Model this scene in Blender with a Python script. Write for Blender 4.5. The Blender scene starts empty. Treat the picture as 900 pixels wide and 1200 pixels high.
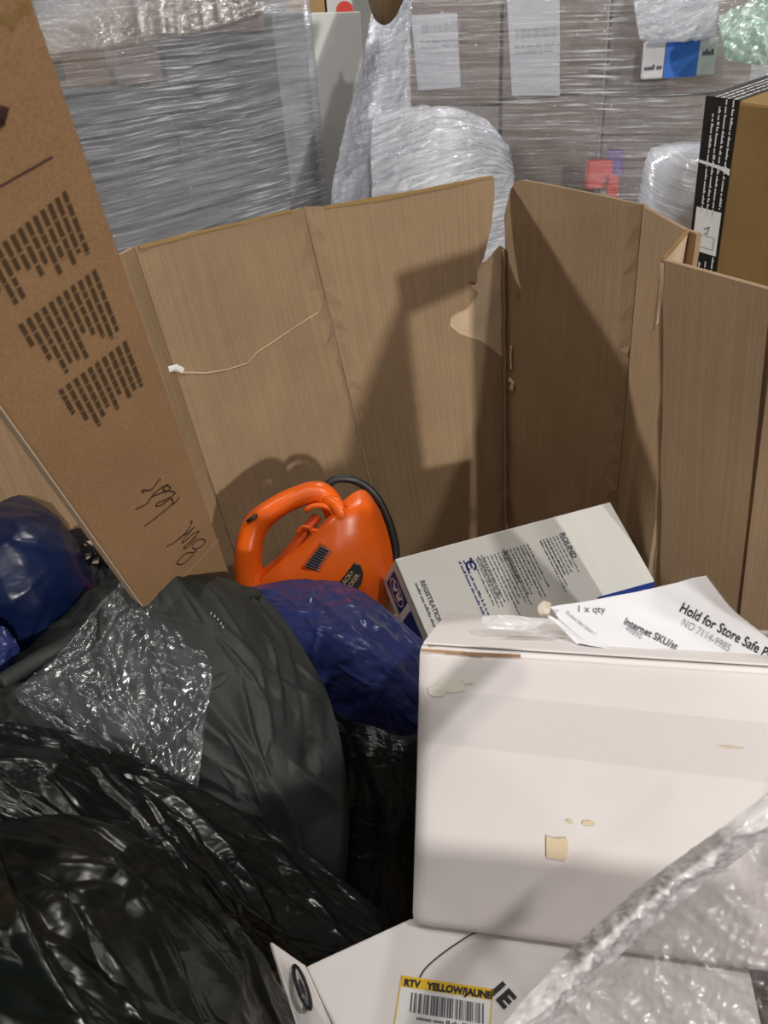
import bpy, bmesh, math, random
import numpy as np
from mathutils import Vector, Matrix
from mathutils.geometry import delaunay_2d_cdt

random.seed(7)
scene = bpy.context.scene
COL = scene.collection

# ------------------------------------------------------------------ camera, world, lamps, exposure
CAM = Vector((0.0, 0.0, 1.37)); PITCH = math.radians(30.0); ROLL = math.radians(4.0); F = 900.0
fwd = Vector((0, math.cos(PITCH), -math.sin(PITCH)))
up0 = Vector((0, math.sin(PITCH), math.cos(PITCH))); right0 = Vector((1, 0, 0))
RGT = right0 * math.cos(ROLL) - up0 * math.sin(ROLL)
UPV = up0 * math.cos(ROLL) + right0 * math.sin(ROLL)
cd = bpy.data.cameras.new('camera'); cam = bpy.data.objects.new('camera', cd); COL.objects.link(cam)
cd.sensor_fit = 'VERTICAL'; cd.sensor_height = 36.0; cd.sensor_width = 27.0; cd.lens = 27.0
cd.clip_start = 0.02; cd.clip_end = 60
cd.dof.use_dof = True; cd.dof.focus_distance = 1.3; cd.dof.aperture_fstop = 11.0
m = Matrix((RGT, UPV, -fwd)).transposed().to_4x4(); m.translation = CAM
cam.matrix_world = m
scene.camera = cam
scene.view_settings.view_transform = 'Standard'; scene.view_settings.look = 'None'
scene.view_settings.gamma = 1.0; scene.view_settings.use_curve_mapping = False
scene.view_settings.exposure = -0.22
w = bpy.data.worlds.new('warehouse_air'); scene.world = w; w.use_nodes = True
w.node_tree.nodes['Background'].inputs[0].default_value = (0.90, 0.93, 1.0, 1)
w.node_tree.nodes['Background'].inputs[1].default_value = 0.03

def lamp(loc, target, size, power, col=(1.0, 0.955, 0.90)):
    l = bpy.data.lights.new('ceiling_or_fill_lamp', 'AREA'); l.shape = 'DISK'; l.size = size; l.energy = power; l.color = col
    o = bpy.data.objects.new('ceiling_or_fill_lamp', l); COL.objects.link(o); o.location = loc
    o.rotation_euler = (Vector(target) - Vector(loc)).to_track_quat('-Z', 'Y').to_euler()
    return o
TG = (0.1, 1.3, 0.8)
lamp((4.9, -9.6, 3.5), TG, 0.45, 960)
lamp((-7.0, 5.6, 5.4), TG, 0.40, 620, (1.0, 0.96, 0.92))
lamp((2.6, -1.6, 5.8), TG, 0.25, 130)  # fill added from the right to light the top surfaces
lamp((1.6, 5.8, 6.0), TG, 0.35, 120)
lamp((-3.0, 1.0, 6.0), TG, 0.22, 50)
for lx, ly in ((-1.2, -2.4), (0.9, -1.6), (-0.4, 0.4), (0.6, -3.8)): lamp((lx, ly, 6.2), TG, 0.30, 27)  # small lamps added for glints on bags and film

# ------------------------------------------------------------------ measuring helpers: a pixel of the photo and a distance give a point
def ray(px, py):
    return fwd + RGT * ((px - 450.0) / F) + UPV * ((600.0 - py) / F)
def P(px, py, d): return CAM + ray(px, py) * d
def Pz(px, py, z):
    r = ray(px, py); return CAM + r * ((z - CAM.z) / r.z)
def Phd(px, py, h):                       # a point at a given horizontal distance
    r = ray(px, py); return CAM + r * (h / math.hypot(r.x, r.y))
def hd(p): return math.hypot(p.x - CAM.x, p.y - CAM.y)
def proj(p):
    q = Vector(p) - CAM; d = q.dot(fwd)
    return Vector((450 + F * q.dot(RGT) / d, 600 - F * q.dot(UPV) / d))
def camvec(x, y, z): return RGT * x + UPV * y + fwd * z

# ------------------------------------------------------------------ object helpers
def world_off(o):
    v = Vector((0, 0, 0))
    while o is not None: v = v + o.location; o = o.parent
    return v
def obj(name, verts, faces, mat, parent=None, smooth=False, uv=None, origin=None):
    V = [Vector(v) for v in verts]
    me = bpy.data.meshes.new(name)
    o = bpy.data.objects.new(name, me); COL.objects.link(o)
    if parent is not None:
        o.parent = parent; off = world_off(parent)
        o.location = (0, 0, 0)
    else:
        if origin is None:
            xs = [v.x for v in V]; ys = [v.y for v in V]; zs = [v.z for v in V]
            origin = Vector(((min(xs) + max(xs)) / 2, (min(ys) + max(ys)) / 2, min(zs)))
        off = Vector(origin); o.location = off
    me.from_pydata([tuple(v - off) for v in V], [], [tuple(f) for f in faces])
    if mat is not None: me.materials.append(mat)
    if uv is not None:
        l = me.uv_layers.new(name='uv')
        for poly in me.polygons:
            for li in poly.loop_indices: l.data[li].uv = uv[me.loops[li].vertex_index]
    if smooth:
        for p in me.polygons: p.use_smooth = True
    me.update()
    return o
def tag(o, label=None, cat=None, group=None, kind=None):
    if label: o['label'] = label
    if cat: o['category'] = cat
    if group: o['group'] = group
    if kind: o['kind'] = kind
    return o
def thing(name, label, cat, loc, group=None):
    o = bpy.data.objects.new(name, None); COL.objects.link(o); o.location = loc
    o.empty_display_size = 0.05
    return tag(o, label, cat, group)

class MB:
    def __init__(s): s.v = []; s.f = []
    def add(s, vs, fs):
        n = len(s.v); s.v += [Vector(v) for v in vs]; s.f += [tuple(i + n for i in f) for f in fs]; return s
    def hexa(s, o, a, b, c):              # parallelepiped
        o, a, b, c = Vector(o), Vector(a), Vector(b), Vector(c)
        vs = [o, o+a, o+a+b, o+b, o+c, o+a+c, o+a+b+c, o+b+c]
        fs = [(0,3,2,1), (4,5,6,7), (0,1,5,4), (1,2,6,5), (2,3,7,6), (3,0,4,7)]
        if a.cross(b).dot(c) < 0: fs = [tuple(reversed(f)) for f in fs]
        return s.add(vs, fs)
    def tube(s, pts, r, n=10, cap=True, flat=None):
        pts = [Vector(p) for p in pts]; k = len(pts)
        rs = r if isinstance(r, (list, tuple)) else [r] * k
        prev = None; rings = []
        for i, p in enumerate(pts):
            t = (pts[min(i+1, k-1)] - pts[max(i-1, 0)]).normalized()
            if prev is None:
                a = t.cross(Vector((0, 0, 1)))
                if a.length < .1: a = t.cross(Vector((1, 0, 0)))
                if flat is not None: a = Vector(flat) - t * t.dot(Vector(flat))
            else: a = prev - t * prev.dot(t)
            a.normalize(); prev = a; b = t.cross(a)
            ra, rb = rs[i] if isinstance(rs[i], (list, tuple)) else (rs[i], rs[i])
            rings.append([p + a * (ra * math.cos(2*math.pi*j/n)) + b * (rb * math.sin(2*math.pi*j/n)) for j in range(n)])
        vs = [v for ring in rings for v in ring]; fs = []
        for i in range(k-1):
            for j in range(n):
                j2 = (j+1) % n; fs.append((i*n+j, i*n+j2, (i+1)*n+j2, (i+1)*n+j))
        if cap: fs.append(tuple(range(n-1, -1, -1))); fs.append(tuple((k-1)*n + j for j in range(n)))
        return s.add(vs, fs)
    def build(s, name, mat, parent=None, smooth=False, bevel=0.0, seg=2):
        o = obj(name, s.v, s.f, mat, parent, smooth)
        if bevel > 0:
            b = o.modifiers.new('bevel', 'BEVEL'); b.width = bevel; b.segments = seg; b.limit_method = 'ANGLE'
        return o

def spline(pts, n=6):
    pts = [Vector(p) for p in pts]; out = []
    for i in range(len(pts)-1):
        p0 = pts[max(i-1, 0)]; p1 = pts[i]; p2 = pts[i+1]; p3 = pts[min(i+2, len(pts)-1)]
        for k in range(n):
            t = k / n
            out.append(0.5*((2*p1) + (p2-p0)*t + (2*p0-5*p1+4*p2-p3)*t*t + (3*p1-p0-3*p2+p3)*t**3))
    out.append(pts[-1]); return out

# ---- numpy noise
def vnoise(x, y, seed=0):
    xi = np.floor(x).astype(np.int64); yi = np.floor(y).astype(np.int64); fx = x - xi; fy = y - yi
    def h(a, b):
        n = (a*374761393 + b*668265263 + seed*1442695041) & 0xffffffff
        n = ((n ^ (n >> 13)) * 1274126177) & 0xffffffff
        n = (n ^ (n >> 16)) & 0xffffffff
        return n / 4294967295.0
    u = fx*fx*(3-2*fx); v = fy*fy*(3-2*fy)
    return (h(xi, yi)*(1-u) + h(xi+1, yi)*u)*(1-v) + (h(xi, yi+1)*(1-u) + h(xi+1, yi+1)*u)*v
def crumple(u, v, f, seed, octaves=5, gain=0.62, lac=1.55, aim=None, spread=math.pi):
    rs = np.random.RandomState(seed); h = np.zeros_like(u); a = 1.0; tot = 0
    wu = u + 0.35/f*(vnoise(u*f*.9, v*f*.9, seed+1)-.5)*2; wv = v + 0.35/f*(vnoise(u*f*.9, v*f*.9, seed+2)-.5)*2
    for i in range(octaves):
        ang = rs.rand()*math.pi if aim is None else aim + (rs.rand()-.5)*spread
        ff = f*lac**i
        t = (wu*math.cos(ang) + wv*math.sin(ang))*ff + rs.rand() + 0.8*vnoise(u*ff*.5, v*ff*.5, seed+11+i)
        tri = np.abs(2*(t-np.floor(t+.5)))
        mask = vnoise(u*ff*.6, v*ff*.6, seed+31+i)
        h += a*(tri-.5)*(0.25+mask); tot += a; a *= gain
    return h/tot

def fold_field(U, V, seed, n, aim, spread, w=(.006, .018), L=(.05, .16)):
    """single drawn-out folds, each with a steep and a slack side"""
    rs = np.random.RandomState(seed); h = np.zeros_like(U); u0, u1, v0, v1 = U.min(), U.max(), V.min(), V.max()
    for i in range(n):
        cu, cv = u0+(u1-u0)*rs.rand(), v0+(v1-v0)*rs.rand(); a = aim+(rs.rand()-.5)*spread; ww = w[0]+(w[1]-w[0])*rs.rand(); ll = L[0]+(L[1]-L[0])*rs.rand()
        du, dv = U-cu, V-cv; p = du*math.cos(a)+dv*math.sin(a); q = -du*math.sin(a)+dv*math.cos(a); q = q+(rs.rand()-.5)*5*p*p
        wq = np.where(q > 0, ww, ww*(.35+.4*rs.rand()))*(1+.8*np.clip(p/ll, -1, 1)*(rs.rand()-.3))
        g = np.exp(-np.abs(q/wq)**1.6)*np.exp(-(p/ll)**4)
        h = np.maximum(h, g*(.4+.6*rs.rand())*ww/w[1]) if i % 3 else h-.5*g*ww/w[1]
    return h
def cr_matrix(n, m):
    t = np.linspace(0, n-1, m); i = np.minimum(np.floor(t).astype(int), n-2); f = t-i
    M = np.zeros((m, n))
    w = [(-f+2*f**2-f**3)/2, (2-5*f**2+3*f**3)/2, (f+4*f**2-3*f**3)/2, (-f**2+f**3)/2]
    for k, ww in enumerate(w):
        idx = np.clip(i+k-1, 0, n-1)
        np.add.at(M, (np.arange(m), idx), ww)
    return M

def soft(name, ctrl, mat, parent=None, n=(120, 120), amp=0.012, freq=8, seed=1, thick=0.1, octaves=5, gain=.62,
         aim=None, spread=math.pi, fine=0.0, back=(0, .35, -.94), flat=False, folds=None):
    """A soft sheet or bag: a control net of measured points, splined, creased, and closed behind by its own belly."""
    A = np.array([[tuple(P(*c)) for c in row] for row in ctrl])
    R, C, _ = A.shape; nv, nu = n
    Mv = cr_matrix(R, nv); Mu = cr_matrix(C, nu)
    G = np.einsum('ij,jkl->ikl', Mv, A); G = np.einsum('ij,kjl->kil', Mu, G)
    du = np.linalg.norm(np.diff(G, axis=1), axis=2).mean(0); dv = np.linalg.norm(np.diff(G, axis=0), axis=2).mean(1)
    U = np.concatenate([[0], np.cumsum(du)])[None, :].repeat(nv, 0); Vv = np.concatenate([[0], np.cumsum(dv)])[:, None].repeat(nu, 1)
    gu = np.gradient(G, axis=1); gv = np.gradient(G, axis=0)
    N = np.cross(gv, gu); N /= np.linalg.norm(N, axis=2, keepdims=True)+1e-9
    toc = np.array(CAM)-G
    if (N*toc).sum() < 0: N = -N
    s = np.linspace(0, 1, nu)[None, :].repeat(nv, 0); t = np.linspace(0, 1, nv)[:, None].repeat(nu, 1)
    edge = np.clip(np.minimum(np.minimum(s, 1-s), np.minimum(t, 1-t))*10, 0, 1)
    H = amp*crumple(U, Vv, freq, seed, octaves, gain, 1.55, aim, spread)*2
    if fine > 0: H = H + fine*crumple(U, Vv, freq*5, seed+77, 4)*2
    if folds: H = H + folds[0]*fold_field(U, Vv, seed+5, *folds[1:])
    G = G + N*(H*(0.35+0.65*edge))[..., None]
    prof = np.power(np.clip(16*s*(1-s)*t*(1-t), 0, 1), .35)
    b = np.array(back); b = b/np.linalg.norm(b)
    B = G - N*(0.002+0.05*thick*prof)[..., None] + b*(thick*prof)[..., None] if not flat else G - N*0.0012
    verts = [tuple(x) for x in G.reshape(-1, 3)]; faces = []; uvs = [(a, c) for a, c in zip(U.ravel(), Vv.ravel())]
    idx = np.arange(nv*nu).reshape(nv, nu)
    bi = idx.copy(); k = nv*nu
    for i in range(nv):
        for j in range(nu):
            if flat or (0 < i < nv-1 and 0 < j < nu-1):
                verts.append(tuple(B[i, j])); uvs.append((U[i, j], Vv[i, j])); bi[i, j] = k; k += 1
    i0 = idx[:-1, :-1].ravel(); i1 = idx[:-1, 1:].ravel(); i2 = idx[1:, 1:].ravel(); i3 = idx[1:, :-1].ravel()
    faces += list(zip(i0.tolist(), i3.tolist(), i2.tolist(), i1.tolist()))
    i0 = bi[:-1, :-1].ravel(); i1 = bi[:-1, 1:].ravel(); i2 = bi[1:, 1:].ravel(); i3 = bi[1:, :-1].ravel()
    if not flat or mat_is_solid(mat): faces += list(zip(i0.tolist(), i1.tolist(), i2.tolist(), i3.tolist()))
    else:
        verts = verts[:nv*nu]; uvs = uvs[:nv*nu]
    return obj(name, verts, faces, mat, parent, True, uvs)
def mat_is_solid(mat): return not mat.name.startswith('clear')

# ---- flat print: 2D polygons mapped on a frame (origin, U, V, N)
class Frame:
    def __init__(s, o, U, V, N=None):
        s.o = Vector(o); s.U = Vector(U).normalized(); s.V = Vector(V); s.V = (s.V - s.U*s.V.dot(s.U)).normalized()
        s.N = s.U.cross(s.V)
        if N is not None and s.N.dot(Vector(N)) < 0: s.N = -s.N
        elif N is None and s.N.dot(CAM-s.o) < 0: s.N = -s.N
    def at(s, u, v, e=0.0006): return s.o + s.U*u + s.V*v + s.N*e
    def px(s, px, py):                    # photo pixel -> (u, v) on this plane
        r = ray(px, py); t = (s.o-CAM).dot(s.N)/r.dot(s.N); q = CAM+r*t-s.o
        return q.dot(s.U), q.dot(s.V)
    def pt(s, px, py, e=0.0006):
        u, v = s.px(px, py); return s.at(u, v, e)
def quad2(u0, v0, u1, v1): return [(u0, v0), (u1, v0), (u1, v1), (u0, v1)]
class Ink:
    def __init__(s): s.v = []; s.f = []
    def poly(s, pts):
        n = len(s.v); s.v += [tuple(p) for p in pts]; s.f.append(tuple(range(n, n+len(pts)))); return s
    def rect(s, u0, v0, u1, v1): return s.poly(quad2(u0, v0, u1, v1))
    def stroke(s, pts, w):
        pts = [Vector((p[0], p[1])) for p in pts]
        for a, b in zip(pts, pts[1:]):
            d = b-a
            if d.length < 1e-7: continue
            d.normalize(); n = Vector((-d.y, d.x))*w/2; a2 = a-d*w*.3; b2 = b+d*w*.3
            s.poly([a2-n, b2-n, b2+n, a2+n])
        return s
    def text(s, txt, u, v, size, ang=0.0, shear=0.0, bold=0.0, align='LEFT', sx=1.0):
        c = bpy.data.curves.new('t', 'FONT'); c.body = txt; c.size = size; c.align_x = align; c.offset = bold; c.shear = shear
        c.resolution_u = 3
        o = bpy.data.objects.new('t', c); COL.objects.link(o)
        me = bpy.data.meshes.new_from_object(o.evaluated_get(bpy.context.evaluated_depsgraph_get()))
        n = len(s.v); ca, sa = math.cos(ang), math.sin(ang)
        for q in me.vertices:
            x, y = q.co.x*sx, q.co.y; s.v.append((u+x*ca-y*sa, v+x*sa+y*ca))
        for p in me.polygons: s.f.append(tuple(i+n for i in p.vertices))
        bpy.data.objects.remove(o); bpy.data.curves.remove(c); bpy.data.meshes.remove(me)
        return s
    def lines(s, u, v, w, n, pitch, h, rs, ragged=.3, cw=None):   # rows of print too small to read
        cw = cw or h*.55
        for k in range(n):
            x = u; end = u+w*(1-ragged*rs.random())
            y = v-k*pitch
            while x < end:
                L = rs.randint(2, 8)
                for q in range(L):
                    hh = h*rs.choice((.62, .62, .66, 1.0)); s.rect(x, y, x+cw*.78, y+hh); x += cw
                    if x > end: break
                x += cw*.8
        return s
    def build(s, name, frame, mat, parent, e=0.0006, warp=None):
        vs = [warp(p[0], p[1], e) if warp else frame.at(p[0], p[1], e) for p in s.v]
        # face the viewer side
        fs = []
        for f in s.f:
            a, b, c = vs[f[0]], vs[f[1]], vs[f[2]]
            nrm = (b-a).cross(c-a)
            fs.append(f if nrm.dot(frame.N) >= 0 else tuple(reversed(f)))
        return obj(name, vs, fs, mat, parent)

# ------------------------------------------------------------------ materials
def new_mat(name):
    mt = bpy.data.materials.new(name); mt.use_nodes = True; nt = mt.node_tree
    for n in list(nt.nodes): nt.nodes.remove(n)
    out = nt.nodes.new('ShaderNodeOutputMaterial'); return mt, nt, out
def N_(nt, t, **kw):
    n = nt.nodes.new(t)
    for k, v in kw.items():
        if k in n.inputs.keys(): n.inputs[k].default_value = v
        else: setattr(n, k, v)
    return n
def ramp(nt, src, stops):
    r = nt.nodes.new('ShaderNodeValToRGB'); e = r.color_ramp.elements
    e[0].position, e[0].color = stops[0][0], stops[0][1]; e[1].position, e[1].color = stops[-1][0], stops[-1][1]
    for p, c in stops[1:-1]: x = e.new(p); x.color = c
    nt.links.new(src, r.inputs[0]); return r
def c4(c): return (c[0], c[1], c[2], 1)
def g4(x): return (x, x, x, 1)
def plain(name, col, rough=.6, spec=.5, bump=0.0, scale=60.0, vary=0.0, vscale=6.0, coat=0.0, metal=0.0):
    mt, nt, out = new_mat(name); b = N_(nt, 'ShaderNodeBsdfPrincipled')
    b.inputs['Base Color'].default_value = c4(col); b.inputs['Roughness'].default_value = rough
    b.inputs['Specular IOR Level'].default_value = spec; b.inputs['Coat Weight'].default_value = coat; b.inputs['Metallic'].default_value = metal
    nt.links.new(b.outputs[0], out.inputs[0]); tc = N_(nt, 'ShaderNodeTexCoord')
    if vary > 0:
        n = N_(nt, 'ShaderNodeTexNoise', Scale=vscale, Detail=5.0); nt.links.new(tc.outputs['Object'], n.inputs['Vector'])
        r = ramp(nt, n.outputs['Fac'], [(.3, c4([x*(1-vary) for x in col])), (.7, c4([min(1, x*(1+vary)) for x in col]))])
        nt.links.new(r.outputs[0], b.inputs['Base Color'])
    if bump > 0:
        n = N_(nt, 'ShaderNodeTexNoise', Scale=scale, Detail=4.0); nt.links.new(tc.outputs['Object'], n.inputs['Vector'])
        bm = N_(nt, 'ShaderNodeBump', Strength=bump, Distance=.002); nt.links.new(n.outputs['Fac'], bm.inputs['Height']); nt.links.new(bm.outputs[0], b.inputs['Normal'])
    return mt
def kraft(name, col, flute=0.25, vary=.10, dirt=0.15):
    """Corrugated board: faint flutes along the height (u runs along the panel), fibre mottling, scuffs."""
    mt, nt, out = new_mat(name); b = N_(nt, 'ShaderNodeBsdfPrincipled', Roughness=.78); b.inputs['Specular IOR Level'].default_value = .25
    uv = N_(nt, 'ShaderNodeUVMap'); tc = N_(nt, 'ShaderNodeTexCoord')
    n1 = N_(nt, 'ShaderNodeTexNoise', Scale=5.0, Detail=6.0, Roughness=.65); nt.links.new(tc.outputs['Object'], n1.inputs['Vector'])
    r1 = ramp(nt, n1.outputs['Fac'], [(.3, c4([x*(1-vary) for x in col])), (.7, c4([x*(1+vary) for x in col]))])
    mp = N_(nt, 'ShaderNodeMapping'); mp.inputs['Scale'].default_value = (150, 2.2, 1); nt.links.new(uv.outputs[0], mp.inputs['Vector'])
    n2 = N_(nt, 'ShaderNodeTexNoise', Scale=1.0, Detail=2.0); nt.links.new(mp.outputs[0], n2.inputs['Vector'])
    r2 = ramp(nt, n2.outputs['Fac'], [(.35, g4(1-.35*flute)), (.62, g4(1.0))])
    n3 = N_(nt, 'ShaderNodeTexNoise', Scale=420.0, Detail=2.0); nt.links.new(tc.outputs['Object'], n3.inputs['Vector'])
    r3 = ramp(nt, n3.outputs['Fac'], [(.3, g4(1-dirt)), (.6, g4(1.0))])
    m1 = N_(nt, 'ShaderNodeMixRGB', blend_type='MULTIPLY'); m1.inputs[0].default_value = 1
    m2 = N_(nt, 'ShaderNodeMixRGB', blend_type='MULTIPLY'); m2.inputs[0].default_value = 1
    nt.links.new(r1.outputs[0], m1.inputs[1]); nt.links.new(r2.outputs[0], m1.inputs[2]); nt.links.new(m1.outputs[0], m2.inputs[1]); nt.links.new(r3.outputs[0], m2.inputs[2])
    nt.links.new(m2.outputs[0], b.inputs['Base Color'])
    bm = N_(nt, 'ShaderNodeBump', Strength=flute, Distance=.0008); nt.links.new(n2.outputs['Fac'], bm.inputs['Height']); nt.links.new(bm.outputs[0], b.inputs['Normal'])
    nt.links.new(b.outputs[0], out.inputs[0]); return mt
def sheen(nt, bm, base):
    lw = N_(nt, 'ShaderNodeLayerWeight'); lw.inputs['Blend'].default_value = .5; nt.links.new(bm.outputs[0], lw.inputs['Normal'])
    pw = N_(nt, 'ShaderNodeMath', operation='POWER'); pw.inputs[1].default_value = 4.0; nt.links.new(lw.outputs['Facing'], pw.inputs[0])
    fm = N_(nt, 'ShaderNodeMath', operation='MULTIPLY_ADD'); fm.inputs[1].default_value = .4; fm.inputs[2].default_value = base+.04; fm.use_clamp = True; nt.links.new(pw.outputs[0], fm.inputs[0])
    return fm
def film(name, tint=(.93, .95, 1.0), clear=.72, streak=(3.0, 55.0), tilt=0.0, bump=.6, rough=.12, gloss=.5, dist=.004, patch=1.8):
    """Stretch film: mostly clear, milky where it bunches, drawn into fine wrinkles along the wrap."""
    mt, nt, out = new_mat(name); uv = N_(nt, 'ShaderNodeUVMap')
    mp = N_(nt, 'ShaderNodeMapping'); mp.inputs['Rotation'].default_value = (0, 0, tilt); nt.links.new(uv.outputs[0], mp.inputs['Vector'])
    nw = N_(nt, 'ShaderNodeTexNoise', Scale=3.0, Detail=2.0); nt.links.new(mp.outputs[0], nw.inputs['Vector'])
    wv = N_(nt, 'ShaderNodeVectorMath', operation='MULTIPLY_ADD'); wv.inputs[1].default_value = (.03, .014, 0); nt.links.new(nw.outputs['Color'], wv.inputs[0]); nt.links.new(mp.outputs[0], wv.inputs[2])
    m2 = N_(nt, 'ShaderNodeMapping'); m2.inputs['Scale'].default_value = (streak[0], streak[1], 1); nt.links.new(wv.outputs[0], m2.inputs['Vector'])
    n1 = N_(nt, 'ShaderNodeTexNoise', Scale=1.0, Detail=5.0, Roughness=.65); nt.links.new(m2.outputs[0], n1.inputs['Vector'])
    n2 = N_(nt, 'ShaderNodeTexNoise', Scale=patch, Detail=3.0); nt.links.new(mp.outputs[0], n2.inputs['Vector'])
    m3 = N_(nt, 'ShaderNodeMapping'); m3.inputs['Scale'].default_value = (streak[0]*2.6, streak[1]*2.4, 1); m3.inputs['Rotation'].default_value = (0, 0, .05); nt.links.new(wv.outputs[0], m3.inputs['Vector'])
    n3 = N_(nt, 'ShaderNodeTexNoise', Scale=1.0, Detail=3.0, Roughness=.6); nt.links.new(m3.outputs[0], n3.inputs['Vector'])
    st = ramp(nt, n3.outputs['Fac'], [(.52, g4(0)), (.66, g4(.85))]); pt = ramp(nt, n2.outputs['Fac'], [(.40, g4(.06)), (.64, g4(1))])
    ml = ramp(nt, n1.outputs['Fac'], [(.35, g4((1-clear)*.25)), (.68, g4((1-clear)*1.3))])
    sp = N_(nt, 'ShaderNodeMath', operation='MULTIPLY'); nt.links.new(st.outputs[0], sp.inputs[0]); nt.links.new(pt.outputs[0], sp.inputs[1])
    r = N_(nt, 'ShaderNodeMath', operation='ADD'); r.use_clamp = True; nt.links.new(sp.outputs[0], r.inputs[0]); nt.links.new(ml.outputs[0], r.inputs[1])
    hs = N_(nt, 'ShaderNodeMath', operation='MULTIPLY_ADD'); hs.inputs[1].default_value = .6; nt.links.new(n3.outputs['Fac'], hs.inputs[0]); nt.links.new(n1.outputs['Fac'], hs.inputs[2])
    bm = N_(nt, 'ShaderNodeBump', Strength=bump, Distance=dist); nt.links.new(hs.outputs[0], bm.inputs['Height'])
    tr = N_(nt, 'ShaderNodeBsdfTransparent'); tr.inputs[0].default_value = c4(tint)
    df = N_(nt, 'ShaderNodeBsdfDiffuse'); df.inputs[0].default_value = c4([x*.85 for x in tint]); nt.links.new(bm.outputs[0], df.inputs['Normal'])
    gl = N_(nt, 'ShaderNodeBsdfGlossy', Roughness=rough); gl.inputs[0].default_value = (1, 1, 1, 1); nt.links.new(bm.outputs[0], gl.inputs['Normal'])
    a = N_(nt, 'ShaderNodeMixShader'); nt.links.new(r.outputs[0], a.inputs[0]); nt.links.new(tr.outputs[0], a.inputs[1]); nt.links.new(df.outputs[0], a.inputs[2])
    fm = sheen(nt, bm, gloss*.12)
    s = N_(nt, 'ShaderNodeMixShader'); nt.links.new(fm.outputs[0], s.inputs[0]); nt.links.new(a.outputs[0], s.inputs[1]); nt.links.new(gl.outputs[0], s.inputs[2])
    nt.links.new(s.outputs[0], out.inputs[0]); return mt
def plastic_sheet(name, col, rough=.28, bump=.5, scale=22.0, spec=.5, trans=0.0, fine=.3, rot=0.0):
    """Opaque thin plastic: glossy, with creases."""
    mt, nt, out = new_mat(name); b = N_(nt, 'ShaderNodeBsdfPrincipled', Roughness=rough); b.inputs['Base Color'].default_value = c4(col); b.inputs['Specular IOR Level'].default_value = spec
    uv = N_(nt, 'ShaderNodeUVMap')
    nw = N_(nt, 'ShaderNodeTexNoise', Scale=7.0, Detail=2.0); nt.links.new(uv.outputs[0], nw.inputs['Vector'])
    wv = N_(nt, 'ShaderNodeVectorMath', operation='MULTIPLY_ADD'); wv.inputs[1].default_value = (.10, .10, 0); nt.links.new(nw.outputs['Color'], wv.inputs[0]); nt.links.new(uv.outputs[0], wv.inputs[2])
    mp = N_(nt, 'ShaderNodeMapping'); mp.inputs['Rotation'].default_value = (0, 0, rot); mp.inputs['Scale'].default_value = (1, 2.2, 1); nt.links.new(wv.outputs[0], mp.inputs['Vector'])
    n = N_(nt, 'ShaderNodeTexNoise', Scale=scale, Detail=3.0, Roughness=.5); nt.links.new(mp.outputs[0], n.inputs['Vector'])
    sb = N_(nt, 'ShaderNodeMath', operation='SUBTRACT'); sb.inputs[1].default_value = .5; nt.links.new(n.outputs['Fac'], sb.inputs[0])
    ab = N_(nt, 'ShaderNodeMath', operation='ABSOLUTE'); nt.links.new(sb.outputs[0], ab.inputs[0])
    n2 = N_(nt, 'ShaderNodeTexNoise', Scale=scale*5, Detail=3.0); nt.links.new(wv.outputs[0], n2.inputs['Vector'])
    ad = N_(nt, 'ShaderNodeMath', operation='MULTIPLY_ADD'); ad.inputs[1].default_value = fine*.2; nt.links.new(n2.outputs['Fac'], ad.inputs[0]); nt.links.new(ab.outputs[0], ad.inputs[2])
    bm = N_(nt, 'ShaderNodeBump', Strength=bump, Distance=.012); nt.links.new(ad.outputs[0], bm.inputs['Height']); nt.links.new(bm.outputs[0], b.inputs['Normal'])
    last = b
    if trans > 0:
        t = N_(nt, 'ShaderNodeBsdfTranslucent'); t.inputs[0].default_value = c4([min(1, x*2.2) for x in col]); mx = N_(nt, 'ShaderNodeMixShader'); mx.inputs[0].default_value = trans
        nt.links.new(b.outputs[0], mx.inputs[1]); nt.links.new(t.outputs[0], mx.inputs[2]); last = mx
    nt.links.new(last.outputs[0], out.inputs[0]); return mt
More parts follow.
